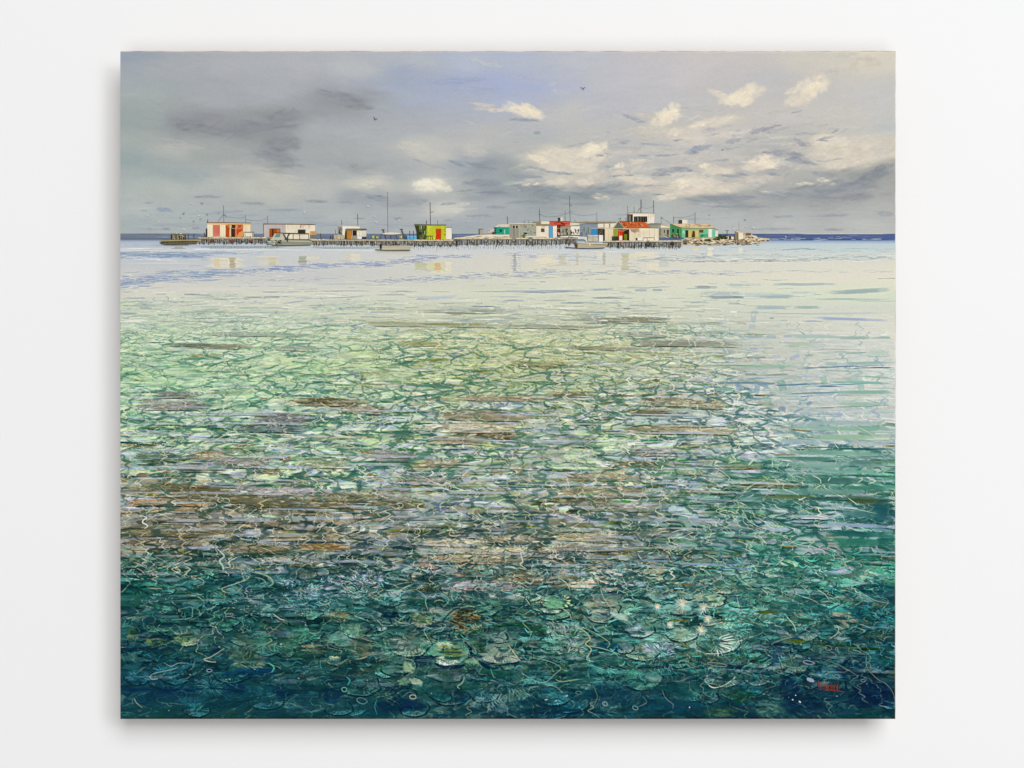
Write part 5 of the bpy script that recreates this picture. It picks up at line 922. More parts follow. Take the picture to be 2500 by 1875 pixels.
# 1 the salmon and cream hut
p = PB(); p.rect(F3, 1000, 288, 1470, 437, (240,228,196)); p.rect(F3, 985, 345, 1002, 436, (70,52,50)); planks(p, F3, 1000, 1200, 300, 434, 24, (224,206,172)); p.rect(F3, 1200, 302, 1392, 436, (140,62,24))
for (x0, x1, c) in [(1205,1238,(200,88,30)),(1240,1258,(226,196,150)),(1258,1300,(54,36,18)),(1300,1320,(206,76,28)),(1322,1350,(214,62,24)),(1350,1388,(176,66,26))]: p.rect(F3, x0, 308, x1, 434, c, var=12)
p.poly(F3, [(1390,330),(1468,305),(1468,436),(1390,436)], (238,222,188)); p.poly(F3, [(1318,436),(1345,385),(1388,370),(1388,436)], (220,150,80))
for x in (1198,1246,1312,1388,1418,1466): p.rect(F3, x - 2.5, 300, x + 2.5, 436, (220,190,146), lv=x == 1198)
for P in [[(1260,305),(1268,340),(1310,344),(1330,310)],[(1310,305),(1330,344),(1365,340),(1380,306)],[(1200,300),(1240,330)]]: p.rib(F3, P, 0.7, (226,210,180))
h = p.build('painted_hut', painting, 'salmon and cream painted hut with orange open porch')
PB().rect(F3, 1062, 306, 1138, 433, (206,112,92), var=8).build('panel', h); q = PB(); q.poly(F3, [(994,280),(1200,282),(1474,284),(1470,303),(1200,304),(1000,300)], (232,184,112)); q.rib(F3, [(994,280),(1200,281),(1474,286)], 1.3, (64,46,36)); q.build('roof', h)
q = PB(); q.rect(F3, 1392, 386, 1502, 438, (214,204,186)); planks(q, F3, 1392, 1502, 386, 438, 18, (92,80,66), 1.4); q.rib(F3, [(1390,438),(1394,384),(1504,384),(1504,438)], 2.0, (112,98,78), smooth=1); q.rect(F3, 1412, 394, 1486, 426, (240,228,202)); q.build('crate', h)
# 2 the white hut with rust streaks
p = PB(); p.rect(F3, 1612, 298, 1850, 460, (192,182,176)); p.rect(F3, 1848, 300, 2165, 458, (240,228,202)); planks(p, F3, 1620, 1850, 305, 455, 40, (178,168,162)); drips(p, F3, 1860, 2150, 306, 9, (176,110,70), 48); shade_strokes(p, F3, 1860, 2150, 310, 440, 20, (224,216,198), 1.4, 1.5, 30, 5)
h = p.build('painted_hut', painting, 'white painted hut with rust streaks under its flat roof')
R1(F3, 'door', h, 1674, 347, 1788, 440, (166,82,26), (66,46,36)); q = PB(); q.rect(F3, 1700, 350, 1716, 438, (92,44,16)); q.rect(F3, 1752, 350, 1782, 400, (198,110,40)); q.build('door_panel', h); R1(F3, 'window', h, 1980, 357, 2060, 395, (54,50,42), (120,110,92))
PB().rib(F3, [(1606,296),(1850,298),(2000,300),(2168,304)], 2.2, (108,86,70)).rib(F3, [(1606,302),(1610,440)], 1.0, (90,80,80)).build('roof', h)
q = PB(); q.rect(F3, 2108, 374, 2180, 414, (204,158,100)); q.rect(F3, 2108, 414, 2180, 456, (134,136,130)); planks(q, F3, 2108, 2180, 414, 456, 10, (88,94,98), 1.0); q.rib(F3, [(2144,374),(2144,414)], 0.9, (160,110,60)); q.build('painted_tank', painting, 'tan and grey painted water tank beside the white hut')
# 3 the small white hut with the olive porch
p = PB(); p.rect(F4, 425, 450, 612, 590, (238,232,216)); p.poly(F4, [(376,452),(426,452),(426,592),(440,592),(376,545)], (152,150,138)); planks(p, F4, 425, 612, 455, 480, 60, (224,216,198)); p.rect(F4, 580, 500, 684, 590, (226,220,204)); p.poly(F4, [(444,592),(458,486),(478,486),(474,592)], (72,62,44)); shade_strokes(p, F4, 384, 420, 460, 530, 12, (124,124,114), 1.6, 1.5, 26)
h = p.build('painted_hut', painting, 'small white painted hut with ochre door and olive porch roof')
R1(F4, 'door', h, 472, 498, 527, 590, (184,124,42), (92,66,34)); R1(F4, 'doorway', h, 534, 500, 580, 556, (44,32,24)); q = PB(); q.poly(F4, [(455,484),(470,478),(684,478),(690,498),(455,500)], (124,118,86)); q.rib(F4, [(455,484),(560,480),(686,490)], 1.1, (60,56,44)); q.build('awning', h); PB().rib(F4, [(370,452),(426,448),(614,454)], 1.8, (206,196,170)).build('roof', h)
q = PB(); q.rect(F4, 520, 556, 634, 592, (176,164,140)); planks(q, F4, 520, 634, 556, 592, 12, (116,100,78), 1.0); q.rect(F4, 586, 514, 632, 556, (240,228,202)); q.rib(F4, [(608,514),(608,556)], 0.8, (170,166,156)); q.rect(F4, 586, 560, 632, 590, (232,232,236)); q.rect(F4, 636, 566, 684, 594, (66,64,52)); q.build('bench', h)
p = PB(); p.rect(F4, 338, 546, 442, 592, (222,206,172)); planks(p, F4, 338, 442, 546, 592, 11, (120,104,80), 0.9); p.build('painted_fence', painting, 'cream painted paling fence left of the small white hut')
# drums, winches, blue tank
for (x0, y0, x1, y1) in [(735,548,778,590),(780,556,822,590),(1036,548,1074,590)]:
    p = PB(); cx = (x0 + x1) / 2; p.poly(F4, [(cx + (x1 - x0) / 2 * math.cos(t), (y0 + y1) / 2 + (y1 - y0) / 2 * math.sin(t)) for t in np.arange(0, 6.28, 0.6)], (84,94,44)); p.rect(F4, cx - 12, y0 + 6, cx - 3, y1 - 6, (206,204,110)); p.rect(F4, cx + 3, y0 + 6, cx + 12, y1 - 6, (220,220,190)); p.build('painted_drum', painting)
for P in [[(852,490),(870,505),(895,592)],[(1052,487),(1068,500),(1098,592)]]:
    p = PB(); p.rib(F4, P, 2.6, (92,70,56)); p.rib(F4, [(P[0][0] - 6, P[0][1]), (P[0][0] + 30, P[0][1] - 2)], 1.6, (120,80,60)); p.rib(F4, [(P[0][0] + 10, P[0][1] + 10), (P[0][0] + 2, 560)], 0.8, (110,110,104)); p.build('painted_winch', painting)
p = PB(); p.poly(F4, [(845,538),(880,524),(950,519),(1040,524),(1066,536),(960,543)], (222,216,200)); p.rib(F4, [(848,539),(960,545),(1062,538)], 1.2, (130,120,100)); p.build('painted_boat', painting, 'cream painted upturned boat behind the winches')
p = PB(); p.rect(F4, 1122, 556, 1226, 597, (104,172,210)); p.rib(F4, [(1136,556),(1138,562),(1226,560)], 1.2, (150,200,226)); p.rect(F4, 1112, 562, 1124, 597, (50,84,116)); p.build('painted_tank', painting, 'blue painted tank left of the lime hut')
for (x, y) in [(1153,502),(1192,504),(948,550),(1008,540),(840,540),(1104,540),(296,555),(320,552),(300,560),(190,530)]: PB().rib(F4, [(x, y), (x, 596)], 1.4, (76,70,66), lv=False).build('painted_post', painting)
for (x, y) in [(796,402),(857,402),(968,390),(985,410)]: PB().rib(F3, [(x, y), (x, 455)], 1.6, (60,62,72), lv=False).build('painted_post', painting)
# 4 the lime hut
p = PB(); p.poly(F4, [(1204,436),(1330,446),(1330,593),(1230,592),(1222,500)], (58,68,34)); p.rect(F4, 1256, 490, 1300, 592, (34,34,22)); p.rect(F4, 1328, 446, 1545, 594, (196,200,44)); planks(p, F4, 1330, 1545, 450, 592, 17, (172,176,38), 0.9)
shade_strokes(p, F4, 1255, 1335, 440, 585, 46, (128,140,84), 1.1, 1.45, 34, 26); shade_strokes(p, F4, 1335, 1540, 455, 590, 26, (214,216,70), 1.6, 1.5, 26, 8); shade_strokes(p, F4, 1524, 1534, 470, 560, 6, (100,90,30), 1.6, 0, 10)
h = p.build('painted_hut', painting, 'lime green painted hut with a red door')
R1(F4, 'door', h, 1437, 481, 1487, 593, (214,54,26), (110,30,16), 'red door'); q = PB(); q.poly(F4, [(1200,430),(1300,436),(1545,436),(1548,448),(1330,448),(1204,442)], (132,128,96)); q.rib(F4, [(1200,432),(1330,436),(1546,440)], 1.2, (64,60,44)); q.build('roof', h)
q = PB(); q.rect(F4, 1545, 468, 1606, 595, (240,232,212)); q.rib(F4, [(1545,466),(1608,466)], 1.6, (112,108,100)); q.rib(F4, [(1606,468),(1606,594)], 0.9, (160,158,150)); q.build('annex', h, 'white annex at the right end')
q = PB(); q.rib(F4, [(1326,595),(1326,560),(1398,560),(1398,595)], 2.0, (62,54,30), smooth=1); q.rib(F4, [(1350,560),(1350,594)], 1.6, (62,54,30)); q.rib(F4, [(1374,560),(1380,594)], 1.6, (62,54,30)); q.build('bench', h)
# tank and bits on the sandbank
p = PB(); p.rect(F5, 47, 552, 106, 628, (172,164,142)); p.rect(F5, 47, 552, 66, 628, (126,118,100)); p.rib(F5, [(45,551),(108,551)], 1.4, (90,84,72)); p.build('painted_tank', painting, 'round grey painted tank on the sandbank')
p = PB(); p.rect(F5, 172, 545, 250, 606, (212,204,196)); shade_strokes(p, F5, 175, 245, 550, 600, 14, (170,120,110), 1.1, 1.2, 16, 20); p.rect(F5, 232, 586, 268, 618, (84,70,54)); p.build('painted_shed', painting, 'tiny pale painted shed left of the teal hut')
# red hut behind, and others behind
p = PB(); p.poly(F5, [(998,449),(1282,449),(1282,508),(1000,508)], (208,88,68)); p.rect(F5, 1150, 488, 1215, 512, (150,44,30)); shade_strokes(p, F5, 1005, 1275, 455, 500, 18, (190,70,54), 1.4, 0, 40, 8); h = p.build('painted_hut', painting, 'red painted hut behind the cream hut with the blue door')
q = PB(); q.rect(F5, 1118, 397, 1152, 446, (64,64,42)); q.rect(F5, 1152, 393, 1182, 446, (222,214,192)); q.build('chimney', h); PB().rib(F5, [(998,446),(1282,448)], 1.4, (96,50,40)).build('roof', h)
p = PB(); p.poly(F5, [(1282,462),(1660,455),(1900,455),(1900,530),(1650,530),(1282,515)], (226,218,198)); p.rect(F5, 1655, 478, 1905, 530, (240,229,204)); p.rect(F5, 1735, 476, 1745, 530, (90,78,64)); p.rect(F5, 1808, 476, 1824, 530, (110,120,130)); h = p.build('painted_hut', painting, 'long white painted hut behind the blue grey one'); q = PB(); q.poly(F5, [(1282,455),(1500,450),(1905,450),(1900,470),(1655,480),(1282,464)], (146,132,106)); q.build('roof', h)
p = PB(); p.rect(F5, 885, 447, 1002, 482, (230,220,194)); p.poly(F5, [(780,452),(890,448),(890,480),(780,480)], (142,132,104)); p.build('painted_hut', painting, 'low cream painted hut with tan roof left of the red one')
# teal hut
p = PB(); p.rect(F5, 272, 528, 464, 622, (44,164,134)); p.rect(F5, 262, 530, 284, 620, (26,96,84)); planks(p, F5, 284, 464, 532, 620, 26, (34,146,118)); h = p.build('painted_hut', painting, 'teal painted hut with cream roof')
R1(F5, 'window', h, 332, 554, 360, 588, (20,84,74), (14,60,54)); R1(F5, 'door', h, 385, 552, 412, 614, (136,196,174), (60,120,104)); q = PB(); q.poly(F5, [(252,528),(318,486),(466,486),(466,528)], (226,216,194)); q.rib(F5, [(252,528),(464,529)], 1.4, (66,64,54)); shade_strokes(q, F5, 320, 460, 492, 520, 10, (198,178,148), 1.2, -0.8, 24); q.build('roof', h); PB().rib(F5, [(284,596),(330,598),(330,618)], 1.4, (24,110,92), smooth=1).rib(F5, [(284,598),(284,618)], 1.2, (24,110,92)).build('bench', h)
# long grey and cream hut
p = PB(); p.rect(F5, 465, 484, 826, 670, (164,164,146)); p.rect(F5, 465, 484, 588, 668, (152,150,134)); planks(p, F5, 465, 588, 500, 668, 60, (96,88,70), 1.4); p.rect(F5, 588, 490, 594, 668, (214,206,176)); p.rect(F5, 700, 490, 706, 668, (206,198,168)); shade_strokes(p, F5, 600, 820, 500, 660, 44, (172,174,156), 1.6, 0, 50, 6)
p.rect(F5, 825, 500, 1105, 670, (238,224,200)); shade_strokes(p, F5, 835, 1095, 510, 660, 30, (246,236,214), 1.8, 1.5, 34, 5); drips(p, F5, 840, 980, 506, 5, (196,160,120), 40); p.rib(F5, [(660,495),(668,520),(684,526),(694,500)], 1.3, (56,56,44))
h = p.build('painted_hut', painting, 'long grey and cream painted hut with a blue door')
R1(F5, 'window', h, 504, 500, 540, 536, (40,36,36), (214,206,180)); R1(F5, 'window', h, 546, 500, 580, 536, (44,40,40), (214,206,180)); R1(F5, 'window', h, 890, 542, 936, 590, (84,82,62), (150,138,110)); R1(F5, 'door', h, 996, 506, 1046, 667, (84,160,202), (60,116,150), 'blue door')
q = PB(); q.poly(F5, [(462,478),(820,474),(1092,500),(1092,508),(826,508),(820,490),(465,490)], (146,130,98)); q.rib(F5, [(462,480),(660,476),(826,480)], 1.5, (232,224,200)); q.build('roof', h)
p = PB(); p.poly(F5, [(640,668),(650,625),(672,612),(686,640),(680,668)], (70,88,52), jit=2); shade_strokes(p, F5, 645, 680, 620, 664, 10, (110,130,80), 1.0, 0.9, 10); p.build('painted_shrub', painting)
p = PB(); p.poly(F5, [(670,640),(800,642),(965,640),(950,672),(900,680),(680,678)], (196,188,168)); p.rib(F5, [(700,648),(830,650),(960,644)], 1.5, (236,230,214)); p.rib(F5, [(680,676),(900,682),(958,660)], 1.4, (90,80,62)); p.build('painted_boat', painting, 'pale painted dinghy lying on the deck before the cream hut')
# dark red porch
p = PB(); p.rect(F5, 1104, 490, 1152, 642, (70,38,28)); p.rib(F5, [(1128,495),(1124,560),(1130,640)], 2.4, (150,52,34)); p.rib(F5, [(1108,540),(1150,540)], 1.2, (170,150,120)); p.rib(F5, [(1106,600),(1140,604),(1120,620),(1146,626)], 1.4, (220,210,190)); p.build('painted_porch', painting, 'dark red painted porch beside the blue door')
# small huts in the middle
p = PB(); p.poly(F5, [(1150,516),(1414,496),(1414,640),(1150,640)], (156,150,132)); p.rect(F5, 1290, 512, 1412, 628, (236,230,214)); p.rect(F5, 1220, 545, 1250, 638, (52,44,34)); p.rect(F5, 1172, 548, 1200, 636, (112,108,90)); p.rect(F5, 1284, 560, 1298, 636, (120,84,50)); shade_strokes(p, F5, 1296, 1405, 555, 620, 18, (70,62,50), 1.6, 1.4, 24, 20); shade_strokes(p, F5, 1160, 1280, 540, 630, 16, (190,184,166), 1.4, 1.5, 30)
h = p.build('painted_hut', painting, 'small grey and white painted hut with dark doorways'); q = PB(); q.poly(F5, [(1146,520),(1180,508),(1414,492),(1416,502),(1300,516),(1150,530)], (150,134,104)); q.build('roof', h)
p = PB(); p.rect(F5, 1412, 482, 1656, 645, (132,146,158)); shade_strokes(p, F5, 1420, 1570, 490, 630, 20, (144,158,168), 1.8, 1.5, 30, 5); p.rect(F5, 1412, 590, 1450, 645, (104,112,116)); h = p.build('painted_hut', painting, 'blue grey painted hut with a blue gate')
for x in (1456, 1512): R1(F5, 'window', h, x, 522, x + 28, 586, (116,118,82), (166,172,172))
q = R1(F5, 'gate', h, 1574, 540, 1656, 627, (62,142,194), (40,100,140)); q = PB(); q.poly(F5, [(1404,484),(1410,474),(1655,470),(1658,484)], (124,108,84)); q.build('roof', h)
p = PB(); p.rect(F5, 1656, 545, 1752, 640, (66,60,48)); p.rect(F5, 1730, 560, 1752, 712, (42,28,24)); p.rect(F5, 1570, 534, 1760, 546, (186,178,160)); shade_strokes(p, F5, 1660, 1730, 560, 640, 12, (120,114,96), 1.3, 1.2, 20); p.build('painted_porch', painting, 'dark painted porch between the blue gate and the cream shed')
# clutter on the landing
p = PB(); p.poly(F5, [(1140,648),(1260,640),(1410,642),(1400,662),(1160,664)], (226,224,214)); p.rib(F5, [(1150,644),(1270,634),(1410,640)], 1.8, (66,62,60)); p.build('painted_boat', painting, 'low white painted boat left of the blue grey hut')
p = PB(); p.poly(F5, [(1380,660),(1400,648),(1510,652),(1512,720),(1490,722),(1470,690),(1385,690)], (214,212,204)); p.rib(F5, [(1392,692),(1470,694),(1492,716)], 1.8, (120,106,74)); p.build('painted_boat', painting, 'white painted boat pulled up before the blue grey hut')
p = PB()
for k in range(5): p.rect(F5, 1522, 632 + k * 18, 1660, 644 + k * 18, (228,220,200), lv=k == 0); p.rib(F5, [(1522, 646 + k * 18), (1660, 647 + k * 18)], 1.0, (126,108,80), lv=False)
p.rib(F5, [(1590,630),(1590,722)], 1.2, (150,134,104)); p.build('painted_pallets', painting, 'pale painted stack of pallets left of the white fridge')
R1(F5, 'painted_fridge', painting, 1670, 630, 1726, 720, (240,238,230), (170,164,150), 'white painted fridge before the dark porch')
p = PB(); p.rib(F5, [(1262,650),(1264,780)], 1.8, (92,78,60)); p.rib(F5, [(1262,652),(1318,660),(1320,745)], 1.6, (110,94,70), smooth=1); p.build('painted_landing', painting, 'brown painted landing frame')
# the tower with masts
p = PB(); p.poly(F6, [(64,345),(140,338),(140,448),(64,448)], (84,74,62)); p.rect(F6, 84, 368, 110, 436, (124,128,132)); p.rect(F6, 116, 365, 132, 438, (40,34,30)); p.poly(F6, [(138,342),(428,345),(428,476),(330,476),(330,452),(138,448)], (240,232,212)); drips(p, F6, 345, 420, 352, 4, (190,140,104), 60); p.poly(F6, [(296,452),(332,382),(332,470),(300,470)], (228,214,186))
h = p.build('painted_hut', painting, 'white painted lookout tower room above the rusty roof')
q = PB(); q.rect(F6, 150, 378, 332, 456, (92,82,70)); [q.rect(F6, x, 378, x + 13, 454, (210,202,184), lv=False) for x in (156, 184, 216, 258, 288, 314)]; q.rect(F6, 200, 384, 214, 440, (130,136,140)); q.build('window', h); q = PB(); q.poly(F6, [(62,343),(140,328),(430,338),(430,352),(140,350),(64,350)], (222,204,164)); q.rib(F6, [(62,343),(140,330),(430,338)], 1.0, (92,76,56)); q.build('roof', h)
# grey hut right of the tower, cream hut
p = PB(); p.rect(F6, 350, 480, 522, 662, (152,154,140)); p.rect(F6, 488, 540, 522, 662, (124,124,108)); h = p.build('painted_hut', painting, 'grey painted hut behind the cream shed'); PB().poly(F6, [(344,482),(380,470),(520,476),(522,488),(350,490)], (116,112,92)).build('roof', h)
p = PB(); p.rect(F6, 516, 512, 642, 664, (166,162,142)); p.rect(F6, 516, 500, 640, 530, (236,226,202)); p.rect(F6, 598, 560, 624, 662, (64,50,36)); shade_strokes(p, F6, 500, 640, 620, 664, 18, (190,182,150), 1.6, 0.2, 26); h = p.build('painted_hut', painting, 'narrow cream and grey painted hut left of the green one'); R1(F6, 'window', h, 552, 560, 576, 602, (62,52,36), (190,184,166)); PB().poly(F6, [(516,486),(560,484),(642,512),(640,524),(518,500)], (206,178,136)).build('roof', h)
# the green hut at the right
p = PB(); p.poly(F6, [(638,480),(802,530),(802,664),(640,664)], (72,146,92)); p.rect(F6, 800, 536, 1252, 668, (112,190,142)); planks(p, F6, 640, 800, 520, 660, 22, (56,126,78), 1.0); p.rect(F6, 1210, 545, 1252, 664, (120,200,160))
shade_strokes(p, F6, 1040, 1150, 610, 660, 16, (80,150,110), 1.6, 0.1, 26); h = p.build('painted_hut', painting, 'green painted hut with tan roof and yellow curtains')
R1(F6, 'window', h, 662, 545, 700, 596, (28,70,44), (90,160,110)); R1(F6, 'window', h, 728, 545, 764, 640, (34,66,40), (90,160,110)); R1(F6, 'door', h, 846, 566, 886, 664, (44,52,32)); R1(F6, 'panel', h, 812, 572, 838, 610, (180,206,188)); q = PB(); q.rect(F6, 886, 568, 1026, 662, (206,174,98)); q.poly(F6, [(930,662),(945,575),(960,568),(974,580),(978,662)], (70,60,28)); [q.rib(F6, [(x, 570), (x + rs.randn() * 3, 660)], 1.4, (232,206,140), lv=False) for x in (898, 912, 990, 1006)]; q.build('curtain', h)
R1(F6, 'window', h, 1030, 556, 1092, 598, (92,84,46), (190,180,130)); R1(F6, 'panel', h, 1156, 550, 1206, 662, (240,238,228), (190,190,170)); q = PB(); q.poly(F6, [(640,474),(760,478),(1160,480),(1254,534),(1250,542),(800,542),(700,498)], (220,196,156)); shade_strokes(q, F6, 740, 1180, 484, 530, 50, (196,166,124), 1.3, 0.5, 30, 14); q.rib(F6, [(660,484),(800,534),(1000,541),(1252,541)], 1.6, (120,96,70)); q.build('roof', h)
q = PB(); q.rect(F6, 756, 427, 804, 478, (72,66,56)); q.rect(F6, 804, 425, 876, 476, (236,228,206)); q.build('chimney', h); q = PB(); q.rect(F6, 1252, 562, 1286, 650, (240,229,204)); q.rib(F6, [(1250,562),(1288,562)], 1.4, (70,62,50)); q.build('annex', h)
p = PB(); shade_strokes(p, F6, 650, 760, 612, 664, 22, (176,158,116), 2.0, 0.4, 22, 24); shade_strokes(p, F6, 650, 790, 640, 668, 14, (96,90,56), 1.6, 0, 26); p.build('painted_pots', painting, 'tan painted craypots stacked by the green wall')
# the small shed on the rocks
p = PB(); p.poly(F6, [(1518,580),(1566,600),(1566,694),(1516,690)], (140,128,98)); p.poly(F6, [(1564,600),(1626,600),(1626,684),(1564,690)], (240,230,204)); p.rib(F6, [(1548,600),(1548,690)], 1.0, (90,80,56)); h = p.build('painted_shed', painting, 'small cream painted shed on the rocks'); PB().poly(F6, [(1512,572),(1530,568),(1630,590),(1632,602),(1560,602)], (206,190,154)).build('roof', h)
p = PB()
for (x0, y0, x1, y1, c) in [(1436,648,1462,690,(60,52,40)),(1468,652,1500,688,(228,218,196)),(1500,640,1512,690,(80,64,44)),(1626,684,1650,700,(150,128,96))]: p.rect(F6, x0, y0, x1, y1, c)
for x in (1528, 1548, 1572, 1598, 1616): p.rib(F6, [(x, 690), (x, 742)], 1.4, (112,94,64), lv=False)
p.build('painted_posts', painting, 'brown painted posts and boxes under the small shed')
# the cream shed with the rusty roof
p = PB(); p.rect(F5, 1750, 540, 1868, 708, (228,212,176)); p.rect(F5, 1866, 545, 2082, 708, (60,34,24)); p.rect(F5, 2080, 545, 2212, 708, (230,214,178)); p.rect(F6, 90, 545, 488, 708, (232,216,184)); p.rect(F6, 236, 548, 484, 706, (240,228,200)); planks(p, F5, 1750, 1868, 560, 700, 48, (200,182,144)); planks(p, F6, 100, 484, 560, 700, 62, (208,190,152))
p.poly(F5, [(2095,560),(2212,560),(2212,590),(2110,585)], (150,136,104)); p.poly(F6, [(95,550),(232,550),(160,605),(120,580)], (158,144,112)); p.rib(F6, [(220,552),(168,612)], 1.6, (196,182,150))
for (x0, y0, x1, y1, c) in [(1868,548,1926,650,(128,142,48)),(1926,552,2010,706,(204,62,22)),(1944,640,1985,704,(232,226,210)),(2012,620,2050,700,(122,142,40)),(2050,560,2080,704,(36,22,16)),(1844,648,1940,706,(66,62,50)),(1880,560,1910,640,(158,168,60)),(1990,590,2010,700,(150,36,14)),(1940,560,1950,640,(228,96,40))]: p.rect(F5, x0, y0, x1, y1, c, var=12)
p.rib(F5, [(1916,548),(1940,572),(1990,576),(2040,560),(2060,548)], 1.4, (150,150,130)); p.rect(F5, 1740, 532, 2212, 548, (214,202,170)); p.rect(F6, 0, 538, 490, 550, (238,228,202)); p.rib(F6, [(0,538),(250,536),(490,540)], 1.0, (120,100,74)); p.rib(F6, [(232,548),(236,704)], 1.4, (206,190,154)); p.rib(F6, [(428,550),(428,704)], 1.8, (214,200,168))
h = p.build('painted_shed', painting, 'cream painted shed with rusty orange roof and red interior')
q = PB(); q.poly(F5, [(1935,445),(1990,447),(2212,452),(2212,545),(2024,542)], (190,92,40)); q.poly(F6, [(0,450),(300,454),(388,536),(0,540)], (192,90,38))
LEVEL[0] += 1
for k in range(40):
    x = 1960 + k * 16.5; x0 = x; f = F5
    q.rib(f, [(x0 - 6, 452 + rs.rand() * 30), (x0 + 46 + rs.randn() * 4, 500 + rs.rand() * 38)] if x0 < 2275 else [(x0 - 6, 455), (x0 + 50, 525)], rs.uniform(0.8, 2.0), [(232,150,100),(150,60,26),(214,110,50),(236,196,160)][rs.randint(4)], lv=False) if x0 < 2250 else None
q.rib(F5, [(1935,446),(2080,450),(2290,456)], 1.2, (112,66,40)); q.build('roof', h, 'rusty orange corrugated roof')
q = PB(); q.poly(F5, [(1862,538),(1935,446),(2022,542)], (92,102,84)); q.rib(F5, [(1858,540),(1935,444),(2026,544)], 1.8, (206,184,140), smooth=1); q.build('gable', h); q = PB(); q.rect(F6, 176, 670, 202, 704, (60,56,50)); q.rect(F6, 202, 664, 270, 702, (240,236,222)); q.rib(F6, [(272,704),(276,668),(428,666),(428,704)], 1.8, (128,112,84), smooth=1); q.rib(F6, [(330,668),(330,704)], 1.4, (128,112,84)); q.build('bench', h)

# jetties: deck, piles, braces and the tyres hung along them
def jetty(f, x0, x1, yt, yb, label, tyres=(), deck=CRM, dens=16, yl=None, seed_dark=True):
    k = f(1, 0)[0] - f(0, 0)[0]; yl = yl or yt; p = PB(); hgt = yb - yt
    Y = lambda x: yt + (yl - yt) * (x - x0) / (x1 - x0)
    p.poly(f, [(x0, Y(x0) + hgt * 0.2), (x1, Y(x1) + hgt * 0.2), (x1, Y(x1) + hgt * 0.86), (x0, Y(x0) + hgt * 0.9)], (150,156,156), jit=2)
    LEVEL[0] += 1; n = int((x1 - x0) / dens)
    for _ in range(n):
        x = rs.uniform(x0, x1); y = Y(x) + rs.uniform(0.2, 0.85) * hgt
        p.rib(f, [(x - rs.uniform(5, 14), y), (x + rs.uniform(5, 14), y + rs.randn() * 3)], rs.uniform(0.9, 2.2), [(52,48,38),(84,74,54),(190,184,166),(150,160,160),(70,84,80),(108,84,58)][rs.randint(6)], lv=False, var=8)
    LEVEL[0] += 1
    for i_ in range(n):
        x = x0 + (i_ + rs.rand() * 0.6) * dens; y = Y(x)
        p.rib(f, [(x, y + hgt * 0.12), (x + rs.randn() * 2, y + hgt * rs.uniform(0.85, 1.22))], rs.uniform(1.1, 2.2), [(56,46,34),(72,60,44),(42,38,32),(104,90,66)][rs.randint(4)], lv=False, var=8)
        if rs.rand() < 0.45: p.rib(f, [(x, y + hgt * 0.3), (x + dens * rs.choice([-1.1, 1.1]), y + hgt * 0.95)], rs.uniform(0.9, 1.6), [(200,190,164),(104,86,62),(222,214,192)][rs.randint(3)], lv=False, var=8)
    p.poly(f, [(x0, Y(x0)), (x1, Y(x1)), (x1, Y(x1) + hgt * 0.2), (x0, Y(x0) + hgt * 0.2)], deck, jit=1.2); p.rib(f, [(x0, Y(x0) + hgt * 0.22), ((x0 + x1) / 2, Y((x0 + x1) / 2) + hgt * 0.22), (x1, Y(x1) + hgt * 0.22)], 1.1, (84,68,48))
    LEVEL[0] += 1
    for _ in range(n): x = rs.uniform(x0, x1); p.rib(f, [(x, Y(x) + hgt * 0.04), (x + rs.uniform(4, 16), Y(x) + hgt * 0.08)], 0.9, [(150,134,104),(246,238,216),(110,96,72)][rs.randint(3)], lv=False)
    o = p.build('painted_jetty', painting, label)
    for t in tyres:
        x, y, r = t[:3]; q = PB(); c2 = t[3] if len(t) > 3 else (150,150,140)
        q.poly(f, [(x + r * math.cos(a), y + r * math.sin(a)) for a in np.arange(0, 6.28, 0.5)], t[4] if len(t) > 4 else (84,82,74)); q.poly(f, [(x + r * 0.52 * math.cos(a), y + r * 0.52 * math.sin(a)) for a in np.arange(0, 6.28, 0.7)], c2)
        q.rib(f, [(x + r * 0.78 * math.cos(a), y + r * 0.78 * math.sin(a)) for a in np.arange(3.4, 5.9, 0.4)], 1.0, (190,184,168), var=6); q.build('tyre', o)
jetty(F3, 905, 1640, 440, 506, 'cream painted jetty under the salmon hut with red tyres', [(1052,471,24,(166,66,54),(64,62,58)),(1268,474,24,(166,66,54),(64,62,58)),(1473,476,22,(172,76,62),(64,62,58)),(1390,470,20),(1170,474,16)], dens=13)
jetty(F3, 2110, 2280, 458, 505, 'short painted jetty beside the cabin boat', dens=13)
jetty(F4, 88, 1200, 598, 656, 'painted jetty between the two white huts and the lime hut', [(690,618,18,(60,50,40),(120,110,96)),(1030,634,24),(1160,634,22)], dens=15, deck=(222,212,184))
jetty(F4, 1195, 1640, 598, 664, 'painted jetty under the lime hut', [(1268,640,30),(1374,640,28),(1484,640,30),(1590,636,28)], dens=15)
jetty(F5, -290, 1160, 668, 764, 'long painted jetty in front of the grey hut', [(145,706,36),(-30,712,34),(340,712,36),(520,700,34),(748,700,42),(250,700,24),(1090,690,26)], dens=19, deck=(222,206,172))
jetty(F5, 1150, 1380, 672, 748, 'short dark painted jetty behind the moored boat', [(1240,690,22,(96,90,80),(60,44,34))], dens=17, deck=(190,176,150))
jetty(F5, 1730, 2230, 708, 794, 'painted jetty under the cream shed', [(1990,756,26),(2120,750,24)], dens=17, deck=(226,214,186))
jetty(F6, 6, 792, 704, 792, 'painted jetty with big tyre left of the rocks', [(340,748,42,(90,86,78),(48,44,40)),(232,756,24),(520,742,26),(668,742,34,(70,60,52),(56,46,38)),(845,715,30,(120,112,96),(92,88,78))], dens=18, deck=(224,212,184))
